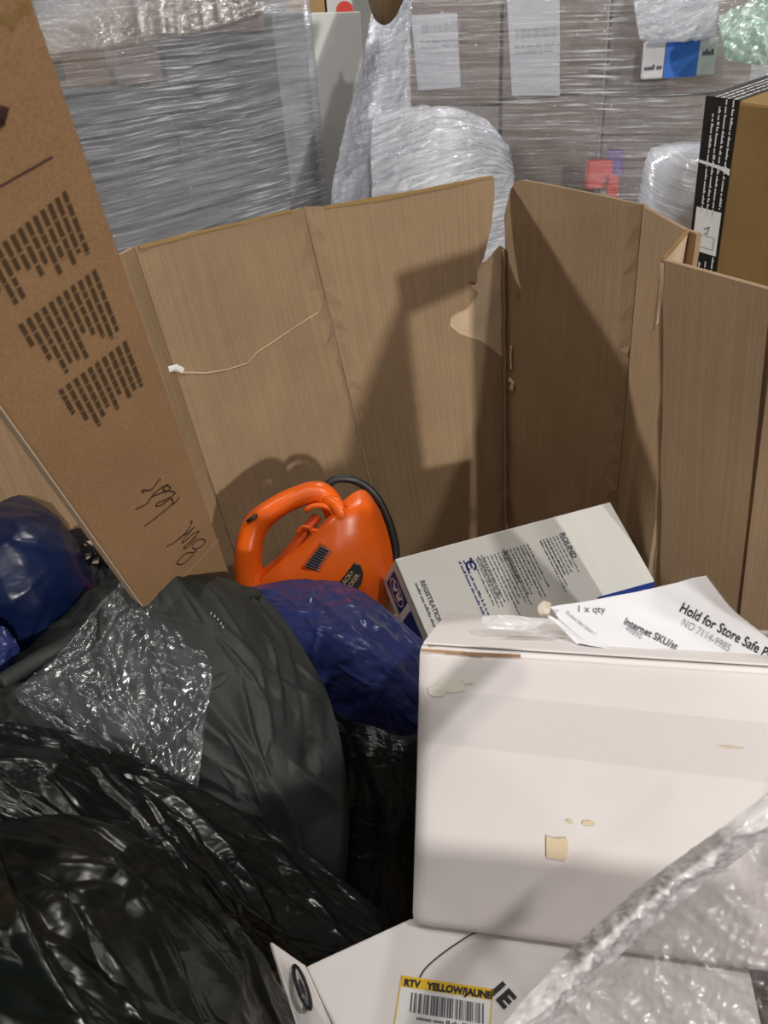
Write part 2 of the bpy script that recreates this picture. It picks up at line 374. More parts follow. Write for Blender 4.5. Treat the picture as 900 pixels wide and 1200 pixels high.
def clear_sheet(name, nw_=1.0, tl=.3, tint=(.92, .95, 1), scale=30.0, bump=.8, rough=.1, milk=.10, gloss=.10, dist=.012):
    mt, nt, out = new_mat(name); uv = N_(nt, 'ShaderNodeUVMap')
    nw = N_(nt, 'ShaderNodeTexNoise', Scale=8.0, Detail=3.0); nt.links.new(uv.outputs[0], nw.inputs['Vector'])
    wv = N_(nt, 'ShaderNodeVectorMath', operation='MULTIPLY_ADD'); wv.inputs[1].default_value = (.07, .07, 0); nt.links.new(nw.outputs['Color'], wv.inputs[0]); nt.links.new(uv.outputs[0], wv.inputs[2])
    v = N_(nt, 'ShaderNodeTexVoronoi', Scale=scale, feature='F1'); nt.links.new(wv.outputs[0], v.inputs['Vector'])
    n = N_(nt, 'ShaderNodeTexNoise', Scale=scale*1.6, Detail=5.0); nt.links.new(wv.outputs[0], n.inputs['Vector'])
    ad = N_(nt, 'ShaderNodeMath', operation='MULTIPLY_ADD'); ad.inputs[1].default_value = nw_; nt.links.new(n.outputs['Fac'], ad.inputs[0]); nt.links.new(v.outputs['Distance'], ad.inputs[2])
    bm = N_(nt, 'ShaderNodeBump', Strength=bump, Distance=dist); nt.links.new(ad.outputs[0], bm.inputs['Height'])
    tr = N_(nt, 'ShaderNodeBsdfTransparent'); tr.inputs[0].default_value = c4(tint)
    d1_ = N_(nt, 'ShaderNodeBsdfDiffuse'); d1_.inputs[0].default_value = c4([x*.9 for x in tint]); nt.links.new(bm.outputs[0], d1_.inputs['Normal'])
    d2_ = N_(nt, 'ShaderNodeBsdfTranslucent'); d2_.inputs[0].default_value = c4([x*.9 for x in tint]); df = N_(nt, 'ShaderNodeMixShader'); df.inputs[0].default_value = tl; nt.links.new(d1_.outputs[0], df.inputs[1]); nt.links.new(d2_.outputs[0], df.inputs[2])
    gl = N_(nt, 'ShaderNodeBsdfGlossy', Roughness=rough); nt.links.new(bm.outputs[0], gl.inputs['Normal'])
    r = ramp(nt, n.outputs['Fac'], [(.35, g4(min(1, milk*.5))), (.6, g4(min(1, milk))), (.75, g4(min(1, milk*2.5)))])
    a = N_(nt, 'ShaderNodeMixShader'); nt.links.new(r.outputs[0], a.inputs[0]); nt.links.new(tr.outputs[0], a.inputs[1]); nt.links.new(df.outputs[0], a.inputs[2])
    fm = sheen(nt, bm, gloss)
    s = N_(nt, 'ShaderNodeMixShader'); nt.links.new(fm.outputs[0], s.inputs[0]); nt.links.new(a.outputs[0], s.inputs[1]); nt.links.new(gl.outputs[0], s.inputs[2])
    nt.links.new(s.outputs[0], out.inputs[0]); return mt

M = {}
M['kraft_bin'] = kraft('kraft_bin', (.335, .230, .136), .35)
M['kraft_raw'] = kraft('kraft_raw', (.62, .47, .32), .1, .2)
M['kraft_slab'] = kraft('kraft_slab', (.335, .198, .10), .05, .10, .22)
M['kraft_edge'] = plain('kraft_edge', (.62, .50, .36), .8, .2, .4, 200)
M['kraft_dark'] = kraft('kraft_dark', (.27, .165, .06), .1, .12)
M['kraft_grey'] = kraft('kraft_grey', (.25, .19, .155), .1, .15)
M['kraft_deep2'] = kraft('kraft_deep2', (.20, .11, .06), .1, .2)
M['kraft_tan'] = kraft('kraft_tan', (.50, .32, .15), .1, .1)
M['white_carton'] = plain('white_carton', (.78, .745, .735), .45, .4, .15, 25, .05, 5)
M['grey_white'] = plain('grey_white', (.66, .655, .62), .4, .4, .05, 30, .03, 5)
M['pale_grey'] = plain('pale_grey', (.68, .69, .68), .5, .4, .1, 12, .05, 3)
M['paper'] = plain('paper', (.88, .89, .93), .6, .3, .1, 40)
M['ink'] = plain('ink', (.03, .03, .035), .6, .3)
M['ink_grey'] = plain('ink_grey', (.12, .12, .14), .6, .3)
M['ink_faint'] = plain('ink_faint', (.38, .38, .41), .6, .3)
M['ink_brown'] = plain('ink_brown', (.075, .045, .022), .6, .3)
M['ink_blue'] = plain('ink_blue', (.012, .03, .21), .45, .4)
M['ink_green'] = plain('ink_green', (.08, .33, .03), .45, .4)
M['marker'] = plain('marker', (.05, .02, .02), .5, .3)
M['yellow'] = plain('yellow', (.80, .52, .03), .5, .4)
M['orange'] = plain('orange', (.86, .13, .008), .30, .5, .08, 350, .03, 9)
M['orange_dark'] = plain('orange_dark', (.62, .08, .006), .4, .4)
M['black_plastic'] = plain('black_plastic', (.015, .015, .016), .4, .5)
M['grille'] = plain('grille', (.03, .03, .03), .5, .4)
M['gold_ink'] = plain('gold_ink', (.42, .28, .14), .5, .4)
M['bag_black'] = plastic_sheet('bag_black', (.0035, .0055, .0042), .29, .45, 11, .40, rot=-.5)
M['bag_black_fine'] = plastic_sheet('bag_black_fine', (.005, .0065, .006), .27, .5, 14, .45, rot=.3)
M['cloth'] = plain('cloth', (.020, .023, .022), .62, .42, .35, 140, .2, 12)
M['blue_film'] = plastic_sheet('blue_film', (.030, .042, .165), .28, .6, 13, .45, .12, rot=.4)
M['blue_bag'] = plastic_sheet('blue_bag', (.003, .010, .046), .30, .3, 9, .40, .04, rot=1.0)
M['net'] = plain('net', (.008, .008, .009), .6, .3)
M['beige'] = plain('beige', (.62, .56, .46), .7, .3)
M['stain'] = plain('stain', (.72, .60, .42), .5, .3)
M['stain_green'] = plain('stain_green', (.76, .74, .66), .5, .3)
M['rust'] = plain('rust', (.42, .26, .15), .6, .3, 0, 1, .2, 60)
M['red'] = plain('red', (.75, .05, .03), .4)
M['purple'] = plain('purple', (.14, .05, .30), .4)
M['green'] = plain('green', (.08, .25, .07), .5)
M['blue_tape'] = plain('blue_tape', (.04, .17, .62), .4)
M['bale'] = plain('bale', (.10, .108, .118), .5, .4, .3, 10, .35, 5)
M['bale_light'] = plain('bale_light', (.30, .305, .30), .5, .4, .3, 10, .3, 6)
M['white_plastic'] = plain('white_plastic', (.74, .75, .78), .5, .4, .4, 14, .15, 8)
M['label_white'] = plain('label_white', (.66, .66, .68), .5)
M['tape_white'] = plain('tape_white', (.80, .80, .80), .5)
M['tape_black'] = plain('tape_black', (.012, .012, .012), .35, .5)
M['concrete'] = plain('concrete', (.22, .21, .20), .6, .3, .2, 30, .15, 2)
M['wall'] = plain('wall', (.42, .42, .40), .8, .2)
M['film_left'] = film('film_left', clear=.70, streak=(2.2, 60), tilt=-.06, bump=1.0, rough=.14, gloss=.8, dist=.008)
M['film_right'] = film('film_right', clear=.80, streak=(1.8, 50), tilt=.03, bump=1.0, rough=.14, gloss=.8, dist=.008)
M['film_bundle'] = film('film_bundle', clear=.52, streak=(3, 60), tilt=.35, bump=1.0, rough=.12, gloss=.5, dist=.008)
M['film_wad'] = film('film_wad', tint=(.97, .96, .95), clear=.95, streak=(12, 26), tilt=.3, bump=1.0, rough=.12, gloss=1.0, dist=.012)
M['film_green'] = film('film_green', tint=(.75, .92, .84), clear=.5, streak=(8, 30), tilt=.8, bump=1.0, rough=.15, gloss=.9)
M['clear_tape'] = clear_sheet('clear_tape', milk=.015, rough=.1, bump=.06, scale=30, gloss=.0, tint=(.985, .985, .985))
M['clear_bag'] = clear_sheet('clear_bag', milk=.06, scale=14, bump=.5, rough=.22, gloss=.03, nw_=.6)
M['clear_wrap'] = clear_sheet('clear_wrap', milk=.20, scale=62, bump=.75, rough=.17, gloss=.06, nw_=.35, tl=.15, tint=(.97, .96, .98))
M['clear_hem'] = clear_sheet('clear_hem', milk=1.3, scale=38, bump=.22, rough=.2, gloss=.05, tl=.12, tint=(1, .99, 1))

# ------------------------------------------------------------------ the setting
tag(MB().hexa((-9, -6, -.1), (18, 0, 0), (0, 18, 0), (0, 0, .1)).build('floor', M['concrete']), kind='structure')
tag(MB().hexa((-9, 11.9, 0), (18, 0, 0), (0, .2, 0), (0, 0, 7.5)).build('wall_back', M['wall']), kind='structure')

# ------------------------------------------------------------------ the cardboard bin
RIM = 1.12
class Patch:
    """A wall panel: four corners, bilinear; s along the rim, t downwards."""
    def __init__(s, A, B, Ad, Bd): s.A, s.B, s.Ad, s.Bd = A, B, Ad, Bd
    def at(s, u, t): return s.A.lerp(s.B, u).lerp(s.Ad.lerp(s.Bd, u), t)
    def px(s, x, y):
        u, t = .5, .3; g = Vector((x, y))
        for _ in range(25):
            e = proj(s.at(u, t))-g
            a = (proj(s.at(u+1e-4, t))-proj(s.at(u, t)))/1e-4; b = (proj(s.at(u, t+1e-4))-proj(s.at(u, t)))/1e-4
            det = a.x*b.y-a.y*b.x
            if abs(det) < 1e-9: break
            u -= max(-.4, min(.4, (e.x*b.y-e.y*b.x)/det)); t -= max(-.4, min(.4, (a.x*e.y-a.y*e.x)/det))
        return u, t
def down(p, px, py, zb=.02):               # continues the edge that runs from rim point p through a pixel down to the bin's floor
    q = Phd(px, py, hd(p)); k = (zb-p.z)/(q.z-p.z); return p+(q-p)*k
def board(name, patch, outline, mat, parent, thick=.008, out=None, wave=.004, seed=0, step=.035, e=0.0, groove=.006):
    """A piece of board cut to an outline in (s, t), gently buckled, with its own thickness and rough edges."""
    W = (patch.B-patch.A).length; Hh = (patch.Ad-patch.A).length
    pts = [Vector((u*W, t*Hh)) for u, t in outline]
    dense = []
    for a, b in zip(pts, pts[1:]+pts[:1]):
        k = max(1, int((b-a).length/step)); dense += [a.lerp(b, i/k) for i in range(k)]
    n = len(dense); edges = [(i, (i+1) % n) for i in range(n)]
    xs = [p.x for p in pts]; ys = [p.y for p in pts]; inner = []
    def inside(q):
        c = False
        for a, b in zip(dense, dense[1:]+dense[:1]):
            if (a.y > q.y) != (b.y > q.y) and q.x < (b.x-a.x)*(q.y-a.y)/(b.y-a.y)+a.x: c = not c
        return c
    x = min(xs)+step
    while x < max(xs):
        y = min(ys)+step
        while y < max(ys):
            q = Vector((x+.3*step*math.sin(y*90), y))
            if inside(q) and min((q-d).length for d in dense) > step*.5: inner.append(q)
            y += step
        x += step
    res = delaunay_2d_cdt(dense+inner, edges, [], 1, 1e-6)
    v2, f2 = res[0], res[2]
    nrm = (patch.B-patch.A).cross(patch.Ad-patch.A).normalized()
    if nrm.dot(CAM-patch.A) < 0: nrm = -nrm
    def lift(q):
        u, t = q.x/W, q.y/Hh
        h = wave*(float(vnoise(np.array(q.x*5+seed*7.1), np.array(q.y*3.0), seed))-.5)*2 + wave*.5*(float(vnoise(np.array(q.x*14), np.array(q.y*9), seed+5))-.5)
        if name == 'side_panel' and (q.x < .001 or q.x > W-.001): h = -groove
        return patch.at(u, t)+nrm*(h+e)
    fr = [lift(q) for q in v2]; bk = [p-nrm*thick for p in fr]; k = len(fr)
    faces = []
    cnt = {}
    for f in f2:
        f = tuple(f); a, b, c = (fr[i] for i in f[:3])
        if (b-a).cross(c-a).dot(nrm) < 0: f = tuple(reversed(f))
        faces.append(f); faces.append(tuple(i+k for i in reversed(f)))
        for i in range(len(f)): cnt[(f[i], f[(i+1) % len(f)])] = 1
    for (i, j) in list(cnt):
        if (j, i) not in cnt: faces.append((j, i, i+k, j+k))
    uv = [(q.x, q.y) for q in v2]*2
    return obj(name, fr+bk, faces, mat, parent, False, uv)

A1 = Pz(160, 290, RIM); A2 = Pz(357, 243, RIM); KC = Pz(590, 212, RIM+.004); B1 = Pz(750, 240, RIM-.002); B2 = Pz(812, 274, RIM-.005)
A1d = down(A1, 265, 610); A2d = down(A2, 437, 570); KCd = down(KC, 592, 600); B1d = down(B1, 720, 590); B2d = down(B2, 760, 640)
C1 = Pz(777, 304, RIM); C1 = C1 + (CAM-C1).normalized()*.02; C2 = Pz(905, 340, RIM-.003)
C1d = down(C1, 771, 640); C2d = down(C2, 862, 720)
A0 = Vector((-.66, .62, 1.10)); A0d = Vector((-.64, .66, .02))
AN = Vector((-.62, -.12, .86)); ANd = Vector((-.60, -.10, .02))
CN = Vector((.62, -.12, .80)); CNd = Vector((.60, -.10, .02)); C3 = Vector((C2.x+.05, .45, .97)); C3d = Vector((C2.x+.05, .45, .02))  # unseen near rim lowered to keep its shadow off the white carton
binr = thing('cardboard_bin', 'large open brown corrugated cardboard pallet bin with creased walls and a torn corner', 'bin', (0.05, 1.0, 0))
def full(tops): return tops+[(1, 1), (0, 1)]
def rect_panel(A, B, Ad, Bd, seed, name='side_panel', mat='kraft_bin', wave=.004, nn=None):
    pa = Patch(A, B, Ad, Bd)
    return board(name, pa, [(0, 0), (1, 0), (1, 1), (0, 1)], M[mat], binr, seed=seed, wave=wave)
rect_panel(A0, A1, A0d, A1d, 1); rect_panel(AN, A0, ANd, A0d, 2); rect_panel(CN, AN, CNd, ANd, 3)
rect_panel(C3, CN, C3d, CNd, 4); rect_panel(C2, C3, C2d, C3d, 5)
pL1 = Patch(A1, A2, A1d, A2d)
board('side_panel', pL1, full([(0, 0), (.3, -.004), (.6, .004), (1, 0)]), M['kraft_bin'], binr, seed=6)
pL2 = Patch(A2, KC, A2d, KCd)
tear = [(578, 207), (579, 228), (577, 250), (575, 268), (570, 290), (567, 303), (559, 318), (560, 330), (549, 331), (558, 340), (561, 344), (555, 352), (549, 361), (537, 366), (529, 372), (528, 382), (540, 392), (565, 400)]
ol = [pL2.px(*p) for p in [(360, 245), (400, 241), (445, 234), (500, 224), (545, 215)]+tear]
board('side_panel', pL2, [(0, 0)]+ol[1:]+[(1, pL2.px(590, 420)[1]), (1, 1), (0, 1)], M['kraft_bin'], binr, seed=7, step=.03)
lin = [pL2.px(*p) for p in [(520, 390), (528, 368), (548, 352), (540, 335), (556, 312), (572, 306), (588, 288), (606, 300), (608, 420), (560, 430)]]
tag(board('torn_ply', pL2, lin, M['kraft_raw'], binr, thick=.002, e=-.0085, seed=8, step=.03, wave=.006), 'pale torn inner paper ply showing where the wall ripped open')
crease = [pL2.px(*p) for p in [(430, 239), (575, 237)]]
pR1 = Patch(KC, B1, KCd, B1d)
ol = [pR1.px(*p) for p in [(590, 300), (591, 285), (589, 268), (588, 255), (594, 238), (598, 222), (604, 212), (612, 211), (700, 229), (750, 240)]]
board('side_panel', pR1, [(0, pR1.px(590, 330)[1])]+ol[:-1]+[(1, 0), (1, 1), (0, 1)], M['kraft_bin'], binr, seed=9, step=.03)
pR2 = Patch(B1, B2, B1d, B2d)
board('side_panel', pR2, full([(0, 0), (1, 0)]), M['kraft_bin'], binr, seed=10, wave=.002)
# torn notch flap and the overlapping front layer
pR3 = Patch(C1, C2, C1d, C2d)
tag(board('overlap_panel', pR3, full([(0, 0), (1, 0)]), M['kraft_bin'], binr, seed=11, wave=.003), 'lower panel lapped over the wall, its cut edge showing flutes')
# notch cut between the two layers: flutes on the cut edge
nk = MB(); a = Pz(806, 271, RIM-.004); b = C1+Vector((0, 0, 0))
nk2 = a+Vector((.002, .01, -.08)); nk.add([a, b+Vector((0, .006, 0)), b+Vector((0, .006, -.10)), nk2], [(0, 1, 2, 3)])
obj('notch_flap', nk.v+[v+Vector((.004, .006, 0)) for v in nk.v], [(0, 1, 2, 3), (7, 6, 5, 4), (0, 4, 5, 1), (1, 5, 6, 2), (2, 6, 7, 3), (3, 7, 4, 0)], M['kraft_raw'], binr, uv=[(0, 0)]*8)
fl = MB()
for i in range(16):
    q = a.lerp(b, (i+.5)/16); fl.tube([q+Vector((-.002, -.004, .0)), q+Vector((.004, .006, .0))], .0028, 6)
fl.build('flute_edge', M['kraft_dark'], binr)
# bottom of the bin
MB().hexa((-.62, -.1, .0), (1.24, 0, 0), (0, 2.2, 0), (0, 0, .012)).build('floor_panel', M['kraft_bin'], binr)
# pressed fold lines between the panels
for (a, ad, t0, t1, r) in [(KC, KCd, .14, 1, .005), (C1, C1d, .004, 1, .004)]:
    q = [a.lerp(ad, t0+(t1-t0)*k/24)+Vector((.0015*math.sin(k*2.1), .001*math.sin(k*1.3), 0)) for k in range(25)]
    MB().tube([p+(CAM-p).normalized()*.001 for p in q], r, 8).build('fold_ridge', M['kraft_bin'], binr, True)
# frayed rim ply along the back left wall, scuff holes, crease ridges
def rim_strip(pa, pxs, w, mat, name, e=.001):
    vs = []; n = len(pxs); W = (pa.B-pa.A).cross(pa.Ad-pa.A).normalized()
    if W.dot(CAM-pa.A) < 0: W = -W
    for (x, y, ww) in pxs:
        u, t = pa.px(x, y); vs.append(pa.at(u, t)+W*e+Vector((0, 0, .003))); u, t = pa.px(x, y+ww); vs.append(pa.at(u, t)+W*(e+.004))
    vs2 = [v-W*.0025 for v in vs]; k = len(vs)
    fs = [(2*i, 2*i+1, 2*i+3, 2*i+2) for i in range(n-1)]; fs += [tuple(j+k for j in reversed(f)) for f in fs]
    fs += [(2*i, 2*i+2, 2*i+2+k, 2*i+k) for i in range(n-1)]+[(2*i+1, 2*i+1+k, 2*i+3+k, 2*i+3) for i in range(n-1)]
    return obj(name, vs+vs2, fs, mat, binr, uv=[(0, 0)]*len(vs+vs2))
rim_strip(pL2, [(380, 243, 1), (410, 238, 2), (445, 231.5, 3.5), (480, 226, 1.5), (520, 218, 2.5), (560, 210, 1), (577, 207, 2)], 0, M['kraft_dark'], 'frayed_rim')
rim_strip(pL1, [(162, 290, 1), (200, 280, 2.5), (230, 273, 1), (280, 262, 1), (340, 247, 1)], 0, M['kraft_dark'], 'frayed_rim')
def frame_of(pa):
    return Frame(pa.A, pa.B-pa.A, pa.A-pa.Ad)
def scrape(pa, pts, w, mat, name, e=.006):
    fr = frame_of(pa); ink = Ink()
    q = []
    for x, y in pts:
        u, t = pa.px(x, y); q.append(pa.at(u, t)+fr.N*e)
    mb = MB(); mb.tube(q, [(w, w*.35)]*len(q), 6, flat=fr.V); return mb.build(name, mat, binr)
scrape(pL1, [(200, 434), (215, 436), (240, 437), (265, 433), (290, 425), (300, 413), (320, 400), (345, 383), (372, 366)], .0013, M['kraft_raw'], 'crease_ridge', .002)
scrape(pL1, [(196, 433), (205, 430), (213, 434)], .006, M['tape_white'], 'tape_scrap', .004)
scrape(pR1, [(600, 405), (599, 418), (600, 432)], .0035, M['kraft_raw'], 'scuff', .003)
scrape(pR1, [(598, 444), (602, 449), (600, 456)], .008, M['kraft_raw'], 'scuff', .003)
scrape(pR1, [(604, 340), (608, 346)], .004, M['kraft_dark'], 'scuff', .003)

# ------------------------------------------------------------------ long printed carton leaning at the left
d1 = camvec(-.062, -.422, .904).normalized()          # runs down its length, away from the lens
d2 = camvec(.63, .69, .365); d2 = (d2-d1*d2.dot(d1)).normalized()
p0 = P(275, 690, 1.20)
slab = thing('long_carton', 'long narrow brown carton with columns of black print leaning in the bin, near left', 'carton', p0+d1*.10)
W_ = .128; T_ = .024
n_ = d1.cross(d2).normalized()
if n_.dot(CAM-p0) < 0: n_ = -n_
o_ = p0+d1*.10-d2*W_; L_ = 1.12
body = MB().hexa(o_, d2*W_, -d1*L_, -n_*T_).build('carton_body', M['kraft_slab'], slab, bevel=.002)
MB().hexa(o_-d2*.0012-n_*.002, d2*.0012, -d1*L_, -n_*(T_-.004)).build('side_edge', M['kraft_edge'], slab)
fs_ = Frame(p0, d1, d2, n_)                            # u down the length, v towards the right edge
def slab_block(p_tr, p_tl, ends, rs):
    ut, vt = fs_.px(*p_tr); ul, vl = fs_.px(*p_tl); ink = Ink(); ncols = len(ends)
    for i, e in enumerate(ends):
        k = i/(ncols-1); u = ut+(ul-ut)*k; v = vt+(vl-vt)*k
        x = u; end = fs_.px(*e)[0]; wd = abs(vl-vt)/(ncols-1)*.58
        while x < end:
            L = rs.uniform(.006, .016); ink.rect(x, v-wd/2, min(x+L, end), v+wd/2); x += L+rs.uniform(.001, .002)
    return ink
rs = random.Random(3)
slab_block((74, 224), (-32, 312), [(100, 300), (83, 303), (75, 318), (68, 308), (52, 334), (45, 318), (33, 334), (20, 325), (8, 326), (12, 362), (5, 366), (-12, 350), (-20, 360)], rs).build('printed_text', fs_, M['ink_brown'], slab)
slab_block((109, 316), (23, 379), [(137, 388), (127, 400), (119, 396), (111, 390), (100, 388), (96, 424), (89, 424), (77, 431), (69, 444), (55, 424), (37, 406)], rs).build('printed_text', fs_, M['ink_brown'], slab)
slab_block((145, 400), (70, 456), [(164, 454), (156, 458), (148, 469), (140, 462), (129, 486), (122, 480), (112, 496), (105, 508), (94, 498), (83, 487)], rs).build('printed_text', fs_, M['ink_brown'], slab)
ink = Ink()
ink.stroke([fs_.px(60, 184), fs_.px(0, 218)], .0016); ink.stroke([fs_.px(4, 128), fs_.px(0, 142), fs_.px(-8, 150)], .006)
ink.build('printed_rule', fs_, M['marker'], slab)
def scrawl(strokes, sx=1.0):
    ink = Ink()
    for st in strokes:
        pts = spline([Vector((*fs_.px(130+x/5.625, 540+y/5.625), 0)) for x, y in st], 5); ink.stroke(pts, .0018)
    return ink
scrawl([[(325, 122), (312, 128), (275, 180), (240, 195), (215, 190), (203, 200), (215, 208)],
        [(160, 318), (230, 285), (262, 240), (300, 200), (350, 165), (385, 170), (380, 195), (320, 215), (270, 235)],
        [(375, 150), (340, 190), (400, 200), (420, 215), (370, 250), (310, 275), (295, 297), (330, 290), (390, 250), (405, 260), (410, 285), (450, 238)],
        [(410, 280), (360, 320), (300, 370), (218, 430)]]).build('handwriting', fs_, M['marker'], slab)
scrawl([[(370, 562), (440, 520), (500, 460), (532, 405), (520, 398)], [(445, 510), (510, 470), (550, 435), (490, 500), (470, 540), (540, 480), (580, 465), (520, 530), (480, 570), (500, 570), (560, 500)],
        [(530, 560), (560, 525), (600, 515), (620, 530), (600, 560), (555, 580), (535, 570)], [(560, 580), (550, 600), (490, 610), (450, 650), (435, 675), (470, 680), (520, 640), (560, 590)]]).build('handwriting', fs_, M['marker'], slab)
# scuffed top corner of the carton
soft_dmg = Ink()
for (x, y, r) in [(32, 8, 8), (18, 16, 7), (14, 28, 6), (6, 22, 8), (24, 10, 7), (-6, 26, 7)]:
    u, v = fs_.px(x, y); u2, v2 = fs_.px(x+r, y); rr = max(.002, math.hypot(u2-u, v2-v)*.8)
    soft_dmg.poly([(u+rr*math.cos(k*.9)*(.7+.5*rs.random()), v+rr*math.sin(k*.9)*(.7+.5*rs.random())) for k in range(7)])
soft_dmg.build('scuffed_patch', fs_, M['kraft_dark'], slab)
ink = Ink(); ink.stroke([fs_.px(215, 675), fs_.px(256, 632)], .0012); ink.build('scratch', fs_, M['kraft_edge'], slab)

# ------------------------------------------------------------------ orange power tool
TD = 1.5
def T(px, py, dz=0.0): return P(px, py, TD)-fwd*dz     # dz metres towards the lens
tool = thing('garden_tool', 'orange electric garden power tool with loop handle and black vent, lying behind blue plastic', 'power tool', T(380, 720, -.06))
def handle(pts, radii, name, mat, n=14):
    q = spline([T(*p) for p in pts], 6); k = len(pts)-1
    rr = []
    for i in range(len(q)):
        t = i/(len(q)-1)*k; a = int(min(t, k-1)); f = t-a; r0, r1 = radii[a], radii[a+1]
        rr.append((r0[0]*(1-f)+r1[0]*f, r0[1]*(1-f)+r1[1]*f))
    return MB().tube(q, rr, n, flat=RGT).build(name, mat, tool, True)
handle([(318, 735, .0), (301, 700, .012), (294, 668, .022), (295, 640, .03), (304, 614, .034), (325, 596, .036), (350, 583, .036), (374, 577, .032), (387, 587, .028), (394, 604, .02)],
       [(.030, .036), (.030, .034), (.027, .03), (.026, .03), (.025, .028), (.022, .026), (.021, .025), (.021, .025), (.022, .024), (.020, .022)], 'handle', M['orange'], 18)
# housing: a swelling shell with deck on the left and dome on the right
def shell(name, rows, mat, nn=(60, 60), back=.10):
    A = np.array([[tuple(T(*c)) for c in r] for r in rows]); G = np.einsum('ij,jkl->ikl', cr_matrix(A.shape[0], nn[0]), A); G = np.einsum('ij,kjl->kil', cr_matrix(A.shape[1], nn[1]), G)
    nv, nu = nn; f = np.array(fwd)
    s = np.linspace(0, 1, nu)[None, :].repeat(nv, 0); t = np.linspace(0, 1, nv)[:, None].repeat(nu, 1)
    B = G+f*(back*np.power(np.clip(16*s*(1-s)*t*(1-t), 0, 1), .3))[..., None]
    verts = [tuple(x) for x in G.reshape(-1, 3)]; idx = np.arange(nv*nu).reshape(nv, nu); bi = idx.copy(); k = nv*nu
    for i in range(1, nv-1):
        for j in range(1, nu-1): verts.append(tuple(B[i, j])); bi[i, j] = k; k += 1
    fs = []
    for q, rev in ((idx, 0), (bi, 1)):
        a, b, c, d = q[:-1, :-1].ravel(), q[:-1, 1:].ravel(), q[1:, 1:].ravel(), q[1:, :-1].ravel()
        z = zip(a.tolist(), d.tolist(), c.tolist(), b.tolist()) if not rev else zip(a.tolist(), b.tolist(), c.tolist(), d.tolist())
        fs += list(z)
    return obj(name, verts, fs, mat, tool, True)
shell('housing', [
    [(392, 598, .035), (402, 588, .03), (414, 578, .02), (426, 574, .0), (434, 580, -.03)],
    [(372, 622, .05), (392, 606, .066), (414, 596, .06), (434, 592, .035), (446, 600, -.02)],
    [(350, 642, .05), (378, 630, .072), (408, 622, .078), (438, 620, .052), (456, 630, -.01)],
    [(326, 662, .05), (362, 654, .074), (400, 650, .086), (440, 650, .06), (461, 660, -.005)],
    [(306, 684, .05), (350, 682, .074), (394, 682, .084), (436, 684, .06), (460, 690, -.005)],
    [(300, 715, .03), (345, 715, .05), (390, 716, .06), (430, 716, .04), (452, 715, -.01)]], M['orange'], (70, 70))
# inner wall of the handle opening and the lower deck edge
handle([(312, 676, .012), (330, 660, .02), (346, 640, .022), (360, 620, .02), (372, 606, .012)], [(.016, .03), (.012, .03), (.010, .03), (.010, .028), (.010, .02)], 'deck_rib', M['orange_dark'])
# trigger guard: a broken ring with claws
q = [T(376+18*math.cos(a)*1.0, 607-15*math.sin(a), .052) for a in np.linspace(-2.2, 2.6, 16)]
MB().tube(q, (.0055), 8).build('trigger_guard', M['orange'], tool, True)
MB().tube(spline([T(352, 624, .05), T(358, 617, .055), T(366, 618, .055), T(370, 626, .05)], 4), .0042, 8).build('trigger_hook', M['orange'], tool, True)
handle([(384, 586, .045), (396, 592, .055), (402, 604, .06), (398, 616, .06)], [(.010, .012), (.014, .014), (.014, .014), (.010, .012)], 'trigger_boss', M['orange'])
ts = MB()
for k in range(5): ts.tube([T(393+k*3.2, 611-k*4.8, .07), T(396+k*3.2, 613-k*4.8, .068)], .0028, 6)
ts.build('ratchet_teeth', M['orange_dark'], tool, True)
# vent grille in a recessed frame
vg = [(362, 660), (380, 637), (393, 643), (378, 667)]
def toolplate(name, quad, e, mat, th=.004):
    v = [T(x, y, e) for x, y in quad]; mb = MB(); w2 = [p+fwd*th for p in v]
    k = len(v); fs = [tuple(range(k))]+[(i, i+k, (i+1) % k+k, (i+1) % k) for i in range(k)]+[tuple(range(2*k-1, k-1, -1))]
    return mb.add(v+w2, [tuple(reversed(f)) for f in fs]).build(name, mat, tool, bevel=.0012)
toolplate('vent_frame', [(358, 661), (379, 633), (396, 641), (380, 671)], .0815, M['orange_dark'], .012)
vent = toolplate('vent', vg, .084, M['black_plastic'], .014)
sl = MB()
for i in range(9):
    f = (i+.5)/9; a = (vg[0][0]*(1-f)+vg[1][0]*f, vg[0][1]*(1-f)+vg[1][1]*f); b = (vg[3][0]*(1-f)+vg[2][0]*f, vg[3][1]*(1-f)+vg[2][1]*f)
    sl.tube([T(*a, .0855), T(*b, .0855)], .0011, 6)
sl.build('vent_slats', M['ink_grey'], vent)
bd = [(397, 682), (417, 656), (424, 659), (427, 668), (425, 679), (414, 694), (404, 692)]
plate = toolplate('name_plate', bd, .093, M['black_plastic'], .03)
fb = Frame(T(403, 687, .0935), T(421, 662, .0935)-T(403, 687, .0935), T(397, 682, .0935)-T(403, 687, .0935), -fwd)
Ink().text('BLACK+', .002, .001, .011, bold=.0003).text('DECKER', .002, -.011, .011, bold=.0003).build('lettering', fb, M['gold_ink'], plate, .0008)
q = spline([T(380, 575, -.02), T(384, 566, -.03), T(396, 560, -.04), T(415, 562, -.05), T(436, 576, -.05), T(450, 598, -.05), T(460, 625, -.05), T(464, 655, -.05), T(455, 700, -.05)], 6)
MB().tube(q, .0085, 10).build('power_cord', M['black_plastic'], tool, True)
MB().tube([T(297, 611, .068), T(308, 603, .070)], [(.005, .0035)]*2, 8).build('lock_button', M['black_plastic'], tool, True)

